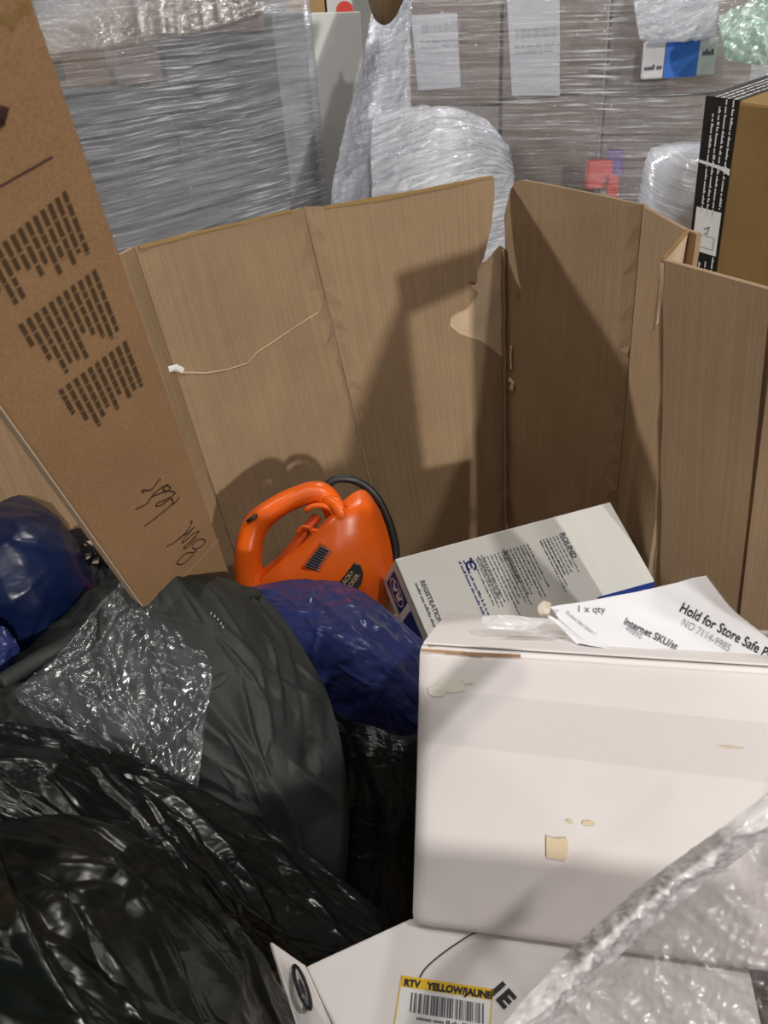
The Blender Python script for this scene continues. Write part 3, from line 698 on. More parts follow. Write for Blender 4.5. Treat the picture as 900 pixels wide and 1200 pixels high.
# ------------------------------------------------------------------ white and blue boxed washer carton
def unit(v): return Vector(v).normalized()
TLp = P(463, 655, 1.39); U_ = P(715, 588, 1.575)-TLp; V_ = camvec(.95, -2.2, -1.0); V_ = V_-U_*(V_.dot(U_)/U_.dot(U_)); V_.normalize()
Nf = U_.cross(V_).normalized()
if Nf.dot(CAM-TLp) < 0: Nf = -Nf
LU = U_.length; Uu = U_.normalized(); LV = .28; DW = .10
wash = thing('boxed_appliance', 'white carton printed in blue with a paragraph panel, propped at the bin corner', 'carton', TLp+V_*LV-Nf*DW)
MB().hexa(TLp, U_, V_*LV, -Nf*DW).build('carton_body', M['grey_white'], wash, bevel=.002)
fw = Frame(TLp, Uu, -V_, Nf)
# print runs down the face: u' along V, lines stacked along -U
fwt = Frame(TLp, V_, Uu, Nf)
rs = random.Random(5)
def wp(x, y): return fwt.px(x, y)
ink = Ink()
blocks = [((655, 627), 6, .115, .6), ((640, 632), 3, .12, .8), ((617, 638), 7, .125, .3), ((591, 646), 10, .14, .3), ((563, 651), 2, .10, .2)]
for (xy, n, L, rg) in blocks:
    u, v = wp(*xy); ink.lines(u, v, L*.92, n, .0079, .0038, rs, .35)
ink.build('printed_text', fwt, M['ink_grey'], wash)
u, v = wp(656, 625); Ink().text('ROUND', u, v, .0155, bold=.0006).build('printed_heading', fwt, M['ink_grey'], wash)
u, v = wp(588, 644); Ink().text('LIMITED WARRANTY', u, v, .0075, bold=.0003).build('printed_heading', fwt, M['ink_grey'], wash)
ink = Ink()
u, v = wp(542, 657); ink.lines(u, v, .17, 2, .0088, .0055, rs, .05)
ink.build('printed_lines', fwt, M['ink_blue'], wash); ink = Ink()
u, v = wp(492, 681); ink.text('REGISTRATION &', u, v, .0125, bold=.0005); ink.build('printed_heading', fwt, M['ink_grey'], wash); ink = Ink(); u, v = wp(486, 684); ink.lines(u, v, .11, 1, .01, .006, rs, .05)
ink.build('printed_lines', fwt, M['ink_grey'], wash)
ink = Ink(); u, v = wp(551, 661); u += .004
for k in range(2):
    ink.stroke([(u+.009*math.cos(a), v+.009*math.sin(a)) for a in np.linspace(.3, 5.4, 14)], .004)
ink.stroke([(u-.014, v+.006), (u-.006, v+.002)], .005); ink.stroke([(u-.004, v), (u+.004, v)], .004)
ink.build('printed_emblem', fwt, M['ink_blue'], wash)
ink = Ink(); a = fw.px(772, 690); b = fw.px(733, 695); ink.poly([fw.px(700, 700), fw.px(769, 681), fw.px(790, 715), fw.px(706, 735)]); ink.build('blue_panel', fw, M['ink_blue'], wash)
# left end with the blue band
fe = Frame(TLp, V_, -Nf, -Uu)
ink = Ink(); ink.rect(.012, .024, .078, .080); ink.rect(.094, .024, .176, .080); ink.build('blue_band', fe, M['ink_blue'], wash)
Ink().rect(.176, .024, .192, .080).build('green_band', fe, M['ink_green'], wash)
ink = Ink()
ink.stroke([(.045+.028*math.cos(a), .052+.020*math.sin(a)) for a in np.linspace(0, 6.2832, 26)], .0028)
ink.text('AR', .025, .041, .030, bold=.0012, sx=1.05); ink.rect(.079, .024, .093, .080)
ink.build('emblem', fe, M['tape_white'], wash, .0011)
MB().hexa(TLp+V_*.005-Uu*.0012-Nf*.001, Uu*.0012, V_*(LV-.01), -Nf*.0012).build('fold_seam', M['ink_grey'], wash)

# ------------------------------------------------------------------ white carton in front
Fp = P(491, 757, .85); Wd = camvec(.98, -.03, -.19).normalized(); Hd = P(480, 1085, .856)-Fp; Hd = Hd-Wd*Hd.dot(Wd); HL = Hd.length; Hd.normalize()
Dd = Wd.cross(Hd)
if Dd.dot(fwd) < 0: Dd = -Dd
WL = .47; DL = .245
wc = thing('white_carton', 'big scuffed white carton tilted back at right with loose papers on its top', 'carton', Fp+Hd*HL+Dd*DL)
def soft_box(name, o, a, b, c, mat, parent, amp=.0007, n=26, seed=3):
    """carton body as six buckled faces in one closed mesh"""
    bm = bmesh.new(); bmesh.ops.create_cube(bm, size=1.0)
    bmesh.ops.subdivide_edges(bm, edges=bm.edges[:], cuts=n, use_grid_fill=True)
    vs = []
    la, lb, lc = a.length, b.length, c.length; au, bu, cu = a.normalized(), b.normalized(), c.normalized()
    for v in bm.verts:
        x, y, z = v.co.x+.5, v.co.y+.5, v.co.z+.5
        px_, py_, pz_ = x*la, y*lb, z*lc
        d = min(min(x, 1-x)+min(y, 1-y), min(y, 1-y)+min(z, 1-z), min(x, 1-x)+min(z, 1-z))
        k = float(vnoise(np.array(px_*7+pz_*3), np.array(py_*8+pz_*5), seed))-.5
        k2 = float(vnoise(np.array(px_*19+pz_*3), np.array(py_*21+pz_*5), seed+3))-.5
        h = amp*(2*k+.7*k2)*min(1, d*8)
        off = Vector((0, 0, 0))
        if z in (0, 1): off = cu*h
        elif y in (0, 1): off = bu*h
        else: off = au*h
        r = .006                           # worn, slightly rounded edges
        q = [px_, py_, pz_]; lim = [la, lb, lc]
        core = [min(max(q[i], r), lim[i]-r) for i in range(3)]
        e = Vector([q[i]-core[i] for i in range(3)])
        if e.length > 1e-9: e = e.normalized()*r
        q = [core[i]+e[i] for i in range(3)]
        vs.append(o+au*q[0]+bu*q[1]+cu*q[2]+off)
    fs = [tuple(v.index for v in f.verts) for f in bm.faces]; bm.free()
    if a.cross(b).dot(c) < 0: fs = [tuple(reversed(f)) for f in fs]
    return obj(name, vs, fs, mat, parent, True)
soft_box('carton_body', Fp, Wd*WL, Hd*HL, Dd*DL, M['white_carton'], wc)
ff = Frame(Fp, Wd, -Hd, -Dd); ft = Frame(Fp, Wd, Dd, -Hd)
# lid flap along the top front edge with a dotted perforation
lid = MB().hexa(Fp+Wd*.004-Hd*.0015+Dd*.004, Wd*(WL-.008), Dd*(DL-.012), -Hd*.0022).build('lid_flap', M['white_carton'], wc, bevel=.0008)
ink = Ink(); ink.stroke([(.004, -.004), (.05, -.0045), (.11, -.0035)], .0035); ink.stroke([(.03, -.006), (.07, -.0065)], .0016); ink.build('rusty_edge', ff, M['rust'], wc, .0014)
ink = Ink()
for k in range(170): ink.rect(.06+k*.0022, -.0065, .0612+k*.0022, -.0058)
ink.build('perforation', ff, M['rust'], wc, .0014)
def blob(u, v, ru, rv, rs, n=16, j=.25): return [(u+ru*math.cos(2*math.pi*k/n)*(1+j*(rs.random()-.5)), v+rv*math.sin(2*math.pi*k/n)*(1+j*(rs.random()-.5))) for k in range(n)]
u, v = ff.px(653, 993); ink = Ink().poly([(u-.011, v-.012), (u+.009, v-.013), (u+.012, v+.002), (u+.010, v+.012), (u-.002, v+.010), (u-.012, v+.012)]); ink.build('stain', ff, M['stain'], wc, .0014)
ink = Ink()
for (x, y, a, b) in [(528, 803, .017, .008), (548, 797, .008, .004), (512, 810, .010, .006)]:
    Ink().poly(blob(*ff.px(x, y), a, b, rs)).build('scuff', ff, M['stain_green'], wc, .0009+.0002*(x % 3))
ink = Ink()
for (x, y, a, b) in [(690, 964, .008, .003), (668, 962, .004, .002), (858, 875, .012, .001)]: Ink().poly(blob(*ff.px(x, y), a, b, rs, 8)).build('scuff', ff, M['stain'], wc, .0012)
def tape(name, fr, u0, v0, u1, v1, ang, mat, parent, e=.005):
    n = 24; vs = []; uv = []; fs = []
    for i in range(n+1):
        for j in range(7):
            a = u0+(u1-u0)*i/n; b = v0+(v1-v0)*j/6; x = a*math.cos(ang)-b*math.sin(ang); y = a*math.sin(ang)+b*math.cos(ang)
            vs.append(fr.at(x, y, e+.0003*math.sin(i*1.3+j*.7))); uv.append((a, b))
    for i in range(n):
        for j in range(6): fs.append((i*7+j, (i+1)*7+j, (i+1)*7+j+1, i*7+j+1))
    return obj(name, vs, fs, mat, parent, True, uv)
tape('clear_tape', ff, .004, -.105, .46, -.045, -.03, M['clear_tape'], wc, .0022)

# ------------------------------------------------------------------ papers lying on the white carton
def sheet(name, label, rows, mat, n=(40, 60), amp=.003, seed=4, grp=None):
    A = np.array([[tuple(P(*c)) for c in r] for r in rows]); G = np.einsum('ij,jkl->ikl', cr_matrix(A.shape[0], n[0]), A); G = np.einsum('ij,kjl->kil', cr_matrix(A.shape[1], n[1]), G)
    nv, nu = n; S = np.linspace(0, 1, nu)[None, :].repeat(nv, 0); Tt = np.linspace(0, 1, nv)[:, None].repeat(nu, 1)
    gu = np.gradient(G, axis=1); gv = np.gradient(G, axis=0); Nn = np.cross(gu, gv); Nn /= np.linalg.norm(Nn, axis=2, keepdims=True)
    if (Nn*(np.array(CAM)-G)).sum() < 0: Nn = -Nn
    G = G+Nn*(amp*crumple(S*.3, Tt*.2, 7, seed, 3))[..., None]
    verts = [tuple(x) for x in G.reshape(-1, 3)]+[tuple(x) for x in (G-Nn*.0004).reshape(-1, 3)]
    idx = np.arange(nv*nu).reshape(nv, nu); k = nv*nu; fs = []
    a, b, c, d = idx[:-1, :-1].ravel(), idx[:-1, 1:].ravel(), idx[1:, 1:].ravel(), idx[1:, :-1].ravel()
    fs += list(zip(a.tolist(), d.tolist(), c.tolist(), b.tolist())); fs += [tuple(i+k for i in reversed(f)) for f in fs]
    ring = list(idx[0, :])+list(idx[1:, -1])+list(idx[-1, -2::-1])+list(idx[-2:0:-1, 0])
    ring = [int(i) for i in ring]
    fs += [(ring[i], ring[(i+1) % len(ring)], ring[(i+1) % len(ring)]+k, ring[i]+k) for i in range(len(ring))]
    o = obj(name, verts, fs, mat, None, True)
    def warp(s, t, e):
        s = min(max(s, 0), .9999)*(nu-1); t = min(max(t, 0), .9999)*(nv-1); i, j = int(t), int(s); f, g = t-i, s-j
        p = (G[i, j]*(1-f)*(1-g)+G[i+1, j]*f*(1-g)+G[i, j+1]*(1-f)*g+G[i+1, j+1]*f*g)+Nn[i, j]*(e+.0004); return Vector(p)
    def px2st(x, y):
        Q = np.array([[tuple(proj(Vector(G[i, j]))) for j in range(0, nu, 2)] for i in range(0, nv, 2)]); d = ((Q-np.array([x, y]))**2).sum(2); i, j = np.unravel_index(d.argmin(), d.shape); i, j = 2*i, 2*j
        s, t = j/(nu-1), i/(nv-1)
        for _ in range(15):
            def pr(s_, t_): return proj(warp(s_, t_, 0))
            e = pr(s, t)-Vector((x, y)); h = .01
            a = (pr(s+h, t)-pr(s-h, t))/(2*h); b = (pr(s, t+h)-pr(s, t-h))/(2*h); det = a.x*b.y-a.y*b.x
            if abs(det) < 1e-6: break
            s -= (e.x*b.y-e.y*b.x)/det; t -= (a.x*e.y-a.y*e.x)/det; s = min(max(s, .01), .99); t = min(max(t, .01), .99)
        return s, t
    return o, warp, px2st
def write_on(name, sh, txt, pxa, pxb, h, mat, bold=.0, ink=None):
    """text whose baseline runs from pixel a to pixel b on a curled sheet; h = letter height in pixels"""
    o, warp, st = sh; k = Ink(); k.text(txt, 0, 0, 1.0, bold=bold)
    w_ = max(v[0] for v in k.v); ax, ay = pxa; dx, dy = pxb[0]-ax, pxb[1]-ay; L = math.hypot(dx, dy); nx, ny = dy/L, -dx/L
    vs = []
    fr = None
    for (x, y) in k.v:
        X = ax+dx*x/w_+nx*h*y; Y = ay+dy*x/w_+ny*h*y
        s, t = st_lin(sh, X, Y); vs.append(warp(s, t, .0005))
    fs = []
    for f in k.f:
        a, b, c = (vs[i] for i in f[:3]); nn = (b-a).cross(c-a); fs.append(f if nn.dot(CAM-a) > 0 else tuple(reversed(f)))
    return obj(name, vs, fs, mat, o)
_cache = {}
def st_lin(sh, X, Y):
    key = (id(sh), round(X), round(Y))
    if key not in _cache: _cache[key] = sh[2](round(X), round(Y))
    s, t = _cache[key]; o, warp, _ = sh
    h = .01; p = proj(warp(s, t, 0)); a = (proj(warp(s+h, t, 0))-proj(warp(s-h, t, 0)))/(2*h); b = (proj(warp(s, t+h, 0))-proj(warp(s, t-h, 0)))/(2*h)
    det = a.x*b.y-a.y*b.x
    if abs(det) < 1e-6: return s, t
    ex, ey = X-p.x, Y-p.y
    return s+(ex*b.y-ey*b.x)/det, t+(a.x*ey-a.y*ex)/det
sh1 = sheet('paper_sheet', '', [
    [(645, 711, .955), (700, 703, .965), (765, 689, .98), (828, 674, 1.0)],
    [(655, 724, .92), (715, 722, .92), (790, 712, .925), (858, 712, .935)],
    [(675, 742, .885), (740, 745, .875), (815, 742, .87), (895, 742, .865)],
    [(695, 757, .858), (765, 769, .845), (840, 781, .83), (945, 780, .81)]], M['paper'])
tag(sh1[0], 'large white paper sheet with printed hold note, curling up off the white carton', 'paper')
write_on('printed_text', sh1, 'Hold for Store Safe Project', (795, 716), (925, 786), 17, M['ink'], .012)
write_on('printed_text', sh1, 'NO 7114-9985', (797, 732), (853, 764), 13, M['ink_faint'])
write_on('printed_text', sh1, 'Internet SKU/st', (730, 731), (792, 762), 12, M['ink_grey'], .02)
write_on('printed_text', sh1, '49895', (732, 738), (750, 749), 9, M['ink_faint'])
write_on('handwriting', sh1, '1 x qty', (675, 717), (709, 718), 11, M['ink_grey'])
write_on('printed_text', sh1, 'Product description 1', (662, 719), (696, 745), 7, M['ink_faint'])
sh2 = sheet('paper_pouch', '', [
    [(634, 716, .945), (664, 733, .91), (720, 752, .865), (800, 765, .84)],
    [(655, 733, .905), (672, 746, .88), (725, 760, .852), (838, 773, .826)],
    [(676, 755, .862), (690, 757, .852), (740, 764, .838), (836, 781, .818)]], M['paper'], (20, 40), .006, 9)
tag(sh2[0], 'crumpled folded white paper strip tucked under the big printed sheet', 'paper')
lump = soft('torn_paper_corner', [[(632, 708, .945), (638, 704, .945), (646, 707, .945)], [(630, 714, .935), (638, 713, .93), (645, 714, .935)], [(634, 720, .93), (640, 720, .93), (644, 719, .93)]], M['beige'], None, (16, 16), .001, 40, 3, .01)
tag(lump, 'small crumpled curl of paper at the left corner of the printed sheet', 'paper')
lump = soft('tape_strip', [[(566, 722, .915), (600, 721, .92), (640, 728, .91)], [(565, 731, .89), (600, 733, .893), (632, 733, .895)], [(575, 737, .885), (605, 738, .885), (628, 736, .888)]], M['clear_hem'], None, (20, 40), .003, 30, 5, .006, flat=True)
tag(lump, 'twisted strip of clear tape with grey marks on the white carton lid', 'tape')

# ------------------------------------------------------------------ carton with the yellow return label at the bottom
zr = (Fp+Hd*HL).z-.012
rU = Pz(578, 1160, zr)-Pz(473, 1145, zr); rU.z = 0; rU.normalize(); rV = Vector((-rU.y, rU.x, 0))
r0 = Pz(358, 1132, zr)
rt = thing('return_carton', 'white carton under the big white one, bearing a yellow return label and barcode', 'carton', r0+Vector((.2, -.1, -zr+.02)))
ub, vb = (Pz(480, 1087, zr)-r0).dot(rU), (Pz(480, 1087, zr)-r0).dot(rV)
ul, vl = (Pz(392, 1205, zr)-r0).dot(rU), (Pz(392, 1205, zr)-r0).dot(rV)
def rp(u, v, z=zr): return Vector((r0.x, r0.y, 0))+rU*u+rV*v+Vector((0, 0, z))
eb = (Pz(480, 1087, zr)-r0).normalized(); el = (Pz(392, 1205, zr)-r0); el.z = 0; el = eb.cross(Vector((0, 0, 1))).normalized()*(1 if eb.cross(Vector((0, 0, 1))).dot(el) > 0 else -1)
hgt = zr-.03
wh = Vector((Wd.x, Wd.y, 0)).normalized(); q1 = Pz(480, 1087, zr)+Vector((-wh.y, wh.x, 0))*.012; q2 = q1+wh*.36; q3 = q2+Vector((wh.y, -wh.x, 0))*.22; q4 = Pz(392, 1205, zr)+(Pz(392, 1205, zr)-r0).normalized()*.10
top = [r0, q1, q2, q3, q4]; dn = Vector((0, 0, -hgt)); mb = MB(); mb.add(top+[p+dn for p in top], [(4, 3, 2, 1, 0), (5, 6, 7, 8, 9)]+[(i, (i+1) % 5, (i+1) % 5+5, i+5) for i in range(5)]); mb.build('carton_body', M['white_carton'], rt, bevel=.003)
fr_ = Frame(r0, rU, rV, Vector((0, 0, 1)))
def fpx(*pts): return [fr_.px(*p) for p in pts]
lab = Ink().poly(fpx((471, 1144), (578, 1160), (573, 1226), (461, 1210))).build('return_label', fr_, M['tape_white'], rt, .0012)
Ink().poly(fpx((471, 1144), (578, 1160), (577, 1173), (470, 1157))).build('label_band', fr_, M['yellow'], lab, .0016)
for pp in (((471, 1144), (461, 1210)), ((577, 1160), (572, 1226))): Ink().stroke(fpx(*pp), .0012).build('label_border', fr_, M['yellow'], lab, .0016)
u0, v0 = fr_.px(473, 1156); u1, v1 = fr_.px(576, 1171.5); an = math.atan2(v1-v0, u1-u0); Ld = math.hypot(u1-u0, v1-v0)
k = Ink().text('RTV   YELLOW/JAUNE', 0, 0, 1, bold=.03); ww = max(v[0] for v in k.v); sc = Ld/ww
k = Ink().text('RTV   YELLOW/JAUNE', u0, v0, sc*1.05, an, bold=.0006, sx=.95); k.build('label_text', fr_, M['ink'], lab, .0020)
b = Ink(); rs = random.Random(11)
c0 = Vector(fr_.px(482, 1164)); c1 = Vector(fr_.px(566, 1177)); e0 = Vector(fr_.px(480, 1187)); dd = c1-c0; Lb = dd.length; dd.normalize(); hh = e0-c0; x = 0
while x < Lb:
    wd = rs.choice((.0006, .0006, .0012, .0018, .0024)); p = c0+dd*x; b.poly([p, p+dd*wd, p+dd*wd+hh, p+hh]); x += wd+rs.choice((.0006, .0006, .0012, .0018))
b.build('barcode', fr_, M['ink_grey'], lab, .0017)
b = Ink(); u, v = fr_.px(488, 1196); k2 = Ink().lines(0, 0, .06, 1, .01, .004, rs)
b.v = [(u+p[0]*math.cos(an)-p[1]*math.sin(an), v+p[0]*math.sin(an)+p[1]*math.cos(an)) for p in k2.v]; b.f = k2.f; b.build('label_code', fr_, M['ink_grey'], lab, .0017)
u, v = fr_.px(572, 1160); Ink().text('1E', u, v, .024, an-.75, bold=.0014).build('handwriting', fr_, M['ink'], rt, .0013)
Ink().stroke(spline([Vector((*fr_.px(*p), 0)) for p in ((492, 1146), (500, 1134), (520, 1117), (545, 1100), (560, 1092))], 5), .0016).build('pen_line', fr_, M['ink'], rt, .0013)
# open side flap standing up at the left
fa, fbp = Pz(358, 1132, zr), Pz(392, 1208, zr); fc, fd = P(318, 1104, .84), P(352, 1218, .78)
nn = (fbp-fa).cross(fc-fa).normalized()*.003
flv = [fa, fbp, fd, fc]; flap = obj('side_flap', flv+[p+nn for p in flv], [(0, 1, 2, 3), (7, 6, 5, 4), (0, 4, 5, 1), (1, 5, 6, 2), (2, 6, 7, 3), (3, 7, 4, 0)], M['white_carton'], rt)
fo = Frame(fa, fbp-fa, fc-fa); c = fo.px(352, 1160); ink = Ink()
q = [fo.px(352+9*math.cos(a)+7*math.sin(a)*.6, 1160+22*math.sin(a)+14*math.cos(a)*.9) for a in np.linspace(0, 6.2832, 20)]; ink.stroke(q, .005)
q = [fo.px(352+4*math.cos(a)+3*math.sin(a)*.6, 1160+9*math.sin(a)+6*math.cos(a)*.9) for a in np.linspace(0, 6.2832, 14)]; ink.poly(q[:-1])
ink.build('printed_mark', fo, M['ink'], flap, .0035)

# ------------------------------------------------------------------ bags and cloth
o = soft('blue_plastic_sheet', [
    [(268, 694, 1.30), (330, 681, 1.29), (395, 682, 1.28), (440, 704, 1.27), (500, 754, 1.22)],
    [(282, 712, 1.22), (340, 708, 1.17), (400, 714, 1.15), (452, 738, 1.15), (508, 790, 1.15)],
    [(300, 760, 1.18), (350, 752, 1.11), (410, 762, 1.06), (458, 780, 1.07), (508, 825, 1.10)],
    [(320, 830, 1.17), (360, 830, 1.15), (420, 835, 1.12), (462, 850, 1.12), (508, 885, 1.12)],
    [(340, 930, 1.25), (385, 930, 1.28), (430, 935, 1.30), (468, 945, 1.28), (508, 965, 1.24)],
    [(350, 1050, 1.2), (400, 1060, 1.27), (440, 1070, 1.3), (470, 1080, 1.3), (515, 1090, 1.25)]], M['blue_film'], None, (170, 130), .010, 8, 21, .10, fine=.0006, folds=(.012, 60, .9, 2.4, (.004, .014), (.03, .10)))
tag(o, 'crumpled translucent blue plastic sheet between charcoal cloth and white carton', 'plastic sheet')
o = soft('shade_sheet', [  # black sheet added where the blue plastic only drops into shade
    [(352, 800, 1.12), (400, 838, 1.10), (440, 852, 1.085), (475, 862, 1.085), (512, 850, 1.10)],
    [(360, 880, 1.10), (405, 890, 1.08), (445, 900, 1.07), (478, 905, 1.075), (512, 905, 1.09)],
    [(370, 980, 1.10), (410, 985, 1.08), (445, 990, 1.07), (478, 995, 1.075), (512, 1000, 1.09)],
    [(380, 1110, 1.10), (415, 1110, 1.09), (448, 1110, 1.08), (480, 1115, 1.085), (515, 1120, 1.09)]], M['bag_black_fine'], None, (110, 90), .010, 8, 27, .06, fine=.0004, aim=0.1, spread=.8)
tag(o, 'added black sheet standing in for the shade between charcoal garment and white carton', 'plastic sheet')
o = soft('blue_bag', [
    [(-75, 604, 1.12), (-30, 583, 1.12), (10, 577, 1.12), (55, 596, 1.12), (88, 632, 1.13)],
    [(-75, 640, 1.03), (-30, 628, 1.0), (20, 622, 1.0), (76, 638, 1.04), (108, 675, 1.09)],
    [(-75, 690, .98), (-30, 690, .96), (22, 690, .97), (74, 690, 1.01), (118, 706, 1.08)],
    [(-75, 740, .99), (-30, 742, .98), (20, 742, .99), (62, 742, 1.02), (100, 735, 1.09)],
    [(-75, 800, 1.0), (-30, 800, 1.0), (20, 790, 1.02), (50, 780, 1.05), (80, 765, 1.09)]], M['blue_bag'], None, (120, 120), .006, 6, 5, .12, folds=(.009, 16, 1.9, 1.2, (.004, .016), (.05, .14)))
tag(o, 'dark navy blue glossy plastic bag at the left edge of the bin', 'bag')
o = soft('purple_bag_corner', [[(-50, 730, .945), (0, 733, .945), (15, 745, .95)], [(-50, 755, .93), (0, 752, .93), (19, 752, .94)], [(-50, 790, .935), (-2, 782, .935), (12, 765, .945)]], M['blue_film'], None, (30, 30), .004, 14, 6, .03)
tag(o, 'small bright violet blue plastic corner under the navy bag', 'bag')
netb = thing('mesh_bag', 'black mesh net bag tucked between navy bag and long brown carton', 'bag', P(115, 700, 1.2))
soft('bag_cloth', [[(70, 625, 1.22), (100, 618, 1.22), (160, 620, 1.22)], [(80, 660, 1.16), (115, 655, 1.16), (165, 660, 1.17)], [(90, 720, 1.13), (120, 715, 1.13), (170, 715, 1.15)]], M['net'], netb, (40, 40), .008, 16, 8, .05)
soft('pale_lining', [[(98, 635, 1.172), (118, 632, 1.172), (140, 634, 1.172)], [(99, 648, 1.163), (118, 646, 1.162), (140, 648, 1.164)], [(102, 660, 1.158), (116, 660, 1.156), (134, 657, 1.16)]], M['beige'], netb, (16, 16), .001, 20, 3, .008)
nt_ = MB()
for (x0, y0, x1, y1) in [(95, 650, 140, 632), (96, 640, 138, 655), (104, 664, 112, 628), (116, 666, 120, 628), (126, 664, 132, 628), (94, 645, 142, 645), (98, 660, 136, 640), (110, 630, 140, 660), (98, 634, 126, 664)]:
    nt_.tube(spline([P(x0, y0, 1.155), P((x0+x1)/2+2, (y0+y1)/2-2, 1.148), P(x1, y1, 1.152)], 5), .0024, 6)
tag(nt_.build('net_cord', M['net'], netb, True), kind='stuff')

cl = thing('charcoal_garment', 'rumpled matte charcoal fabric garment bundled in the middle of the pile', 'clothing', P(260, 900, 1.05))
soft('cloth', [
    [(-60, 792, .99), (20, 765, 1.01), (105, 692, 1.03), (150, 662, 1.03), (225, 668, 1.05), (302, 690, 1.09)],
    [(-60, 812, .93), (30, 786, .96), (110, 722, .98), (178, 688, .98), (262, 698, 1.01), (338, 732, 1.07)],
    [(-60, 860, .91), (50, 838, .925), (130, 796, .945), (210, 772, .96), (295, 780, .98), (380, 806, 1.05)],
    [(-60, 910, .91), (50, 890, .92), (140, 866, .93), (230, 860, .94), (312, 870, .96), (404, 895, 1.04)],
    [(-60, 970, .95), (50, 950, .96), (150, 945, .96), (240, 945, .96), (325, 960, .98), (408, 990, 1.04)],
    [(-60, 1050, 1.0), (50, 1050, 1.0), (150, 1040, 1.0), (240, 1040, 1.0), (320, 1050, 1.02), (400, 1070, 1.05)]], M['cloth'], cl, (240, 240), .013, 5.0, 12, .10, fine=.0, octaves=4, gain=.6, folds=(.013, 130, 1.1, 2.2, (.005, .016), (.03, .10)))
q = spline([P(240, 718, .985), P(248, 722, .98), P(256, 729, .975), P(262, 738, .968)], 4); mb = MB()
for p in q[::2]: mb.tube([p+Vector((0, -.0015, .004)), p+Vector((0, .0015, .005))], .0011, 6)
tag(mb.build('zip_teeth', M['ink_faint'], cl, True), kind='stuff')
MB().tube(spline([P(0, 800, .912), P(40, 775, .945), P(85, 748, .975), P(120, 712, 1.005), P(150, 682, 1.03), P(185, 676, 1.04), P(235, 690, 1.035)], 8), [(.012, .009)]*49, 10).build('hem', M['cloth'], cl, True)
MB().tube(spline([P(300, 695, 1.08), P(262, 706, 1.02), P(280, 740, 1.0), P(268, 785, .970), P(236, 806, .955)], 8), [(.011, .007)]*33, 10).build('fold', M['cloth'], cl, True)

o = soft('black_bag', [
    [(-100, 842, .86), (0, 842, .88), (110, 868, .895), (230, 922, .905), (340, 985, .935), (455, 1074, .945)],
    [(-100, 890, .79), (0, 898, .81), (110, 922, .835), (222, 962, .86), (332, 1028, .90), (452, 1092, .93)],
    [(-100, 950, .76), (0, 958, .77), (120, 988, .785), (222, 1028, .82), (322, 1080, .87), (430, 1112, .91)],
    [(-100, 1040, .76), (0, 1040, .77), (120, 1060, .80), (222, 1095, .84), (312, 1135, .885), (400, 1135, .925)]], M['bag_black_fine'], None, (180, 220), .012, 6, 33, .12, fine=.0006, aim=1.5, spread=1.3, folds=(.012, 80, .25, 1.0, (.004, .014), (.04, .16)))
tag(o, 'black plastic rubbish bag lying in a diagonal roll below the charcoal garment', 'bag')
o = soft('black_bag', [
    [(-90, 985, .70), (20, 960, .715), (110, 962, .73), (190, 1002, .745), (255, 1058, .76), (305, 1120, .775)],
    [(-95, 1040, .61), (20, 1028, .62), (120, 1028, .64), (202, 1062, .67), (275, 1110, .71), (335, 1165, .75)],
    [(-100, 1130, .56), (20, 1120, .56), (120, 1120, .58), (212, 1140, .62), (292, 1172, .68), (352, 1212, .74)],
    [(-100, 1230, .54), (20, 1220, .54), (130, 1220, .56), (222, 1230, .6), (312, 1250, .66), (372, 1285, .72)],
    [(-100, 1380, .55), (20, 1380, .55), (130, 1380, .57), (222, 1380, .61), (312, 1380, .66), (372, 1380, .71)]], M['bag_black'], None, (220, 220), .015, 5.0, 44, .16, fine=.0005, aim=1.2, spread=1.2, folds=(.013, 70, .55, 1.2, (.004, .016), (.05, .2)))
tag(o, 'big glossy black plastic rubbish bag filling the near left corner', 'bag')
o = soft('clear_plastic_bag', [
    [(95, 735, .965), (132, 692, .98), (165, 668, .99), (212, 682, 1.0)],
    [(60, 775, .94), (110, 745, .955), (170, 725, .96), (230, 745, .975)],
    [(20, 808, .915), (90, 800, .92), (165, 790, .93), (248, 788, .945)],
    [(32, 828, .90), (100, 850, .905), (170, 860, .91), (240, 850, .925)],
    [(75, 848, .885), (130, 893, .875), (180, 922, .885), (230, 940, .895)]], M['clear_bag'], None, (130, 110), .011, 14, 51, .02, fine=.0022, flat=True)
tag(o, 'crinkled clear plastic bag draped over the charcoal garment', 'bag')

# near, see-through wrap at the lower right
wr = thing('clear_wrap', 'shiny crumpled clear plastic wrap in the near right corner, over the white carton', 'plastic wrap', P(800, 1230, .62))
soft('film_sheet', [
    [(590, 1220, .60), (668, 1130, .585), (740, 1050, .57), (830, 985, .555), (960, 890, .54)],
    [(610, 1250, .57), (700, 1180, .55), (790, 1105, .53), (880, 1035, .515), (1000, 945, .50)],
    [(660, 1300, .55), (750, 1235, .525), (840, 1170, .505), (930, 1100, .49), (1040, 1020, .48)],
    [(720, 1360, .54), (810, 1300, .51), (900, 1240, .49), (980, 1180, .48), (1080, 1110, .47)]], M['clear_wrap'], wr, (150, 150), .012, 22, 61, .02, fine=.0025, flat=True)
soft('rolled_hem', [
    [(570, 1222, .605), (660, 1122, .59), (742, 1046, .575), (830, 980, .56), (960, 884, .545)],
    [(586, 1226, .585), (674, 1134, .568), (754, 1060, .552), (840, 994, .538), (970, 900, .523)],
    [(612, 1232, .590), (694, 1150, .575), (774, 1078, .559), (858, 1012, .545), (980, 920, .53)]], M['clear_hem'], wr, (30, 160), .003, 26, 63, .02, fine=.0015)

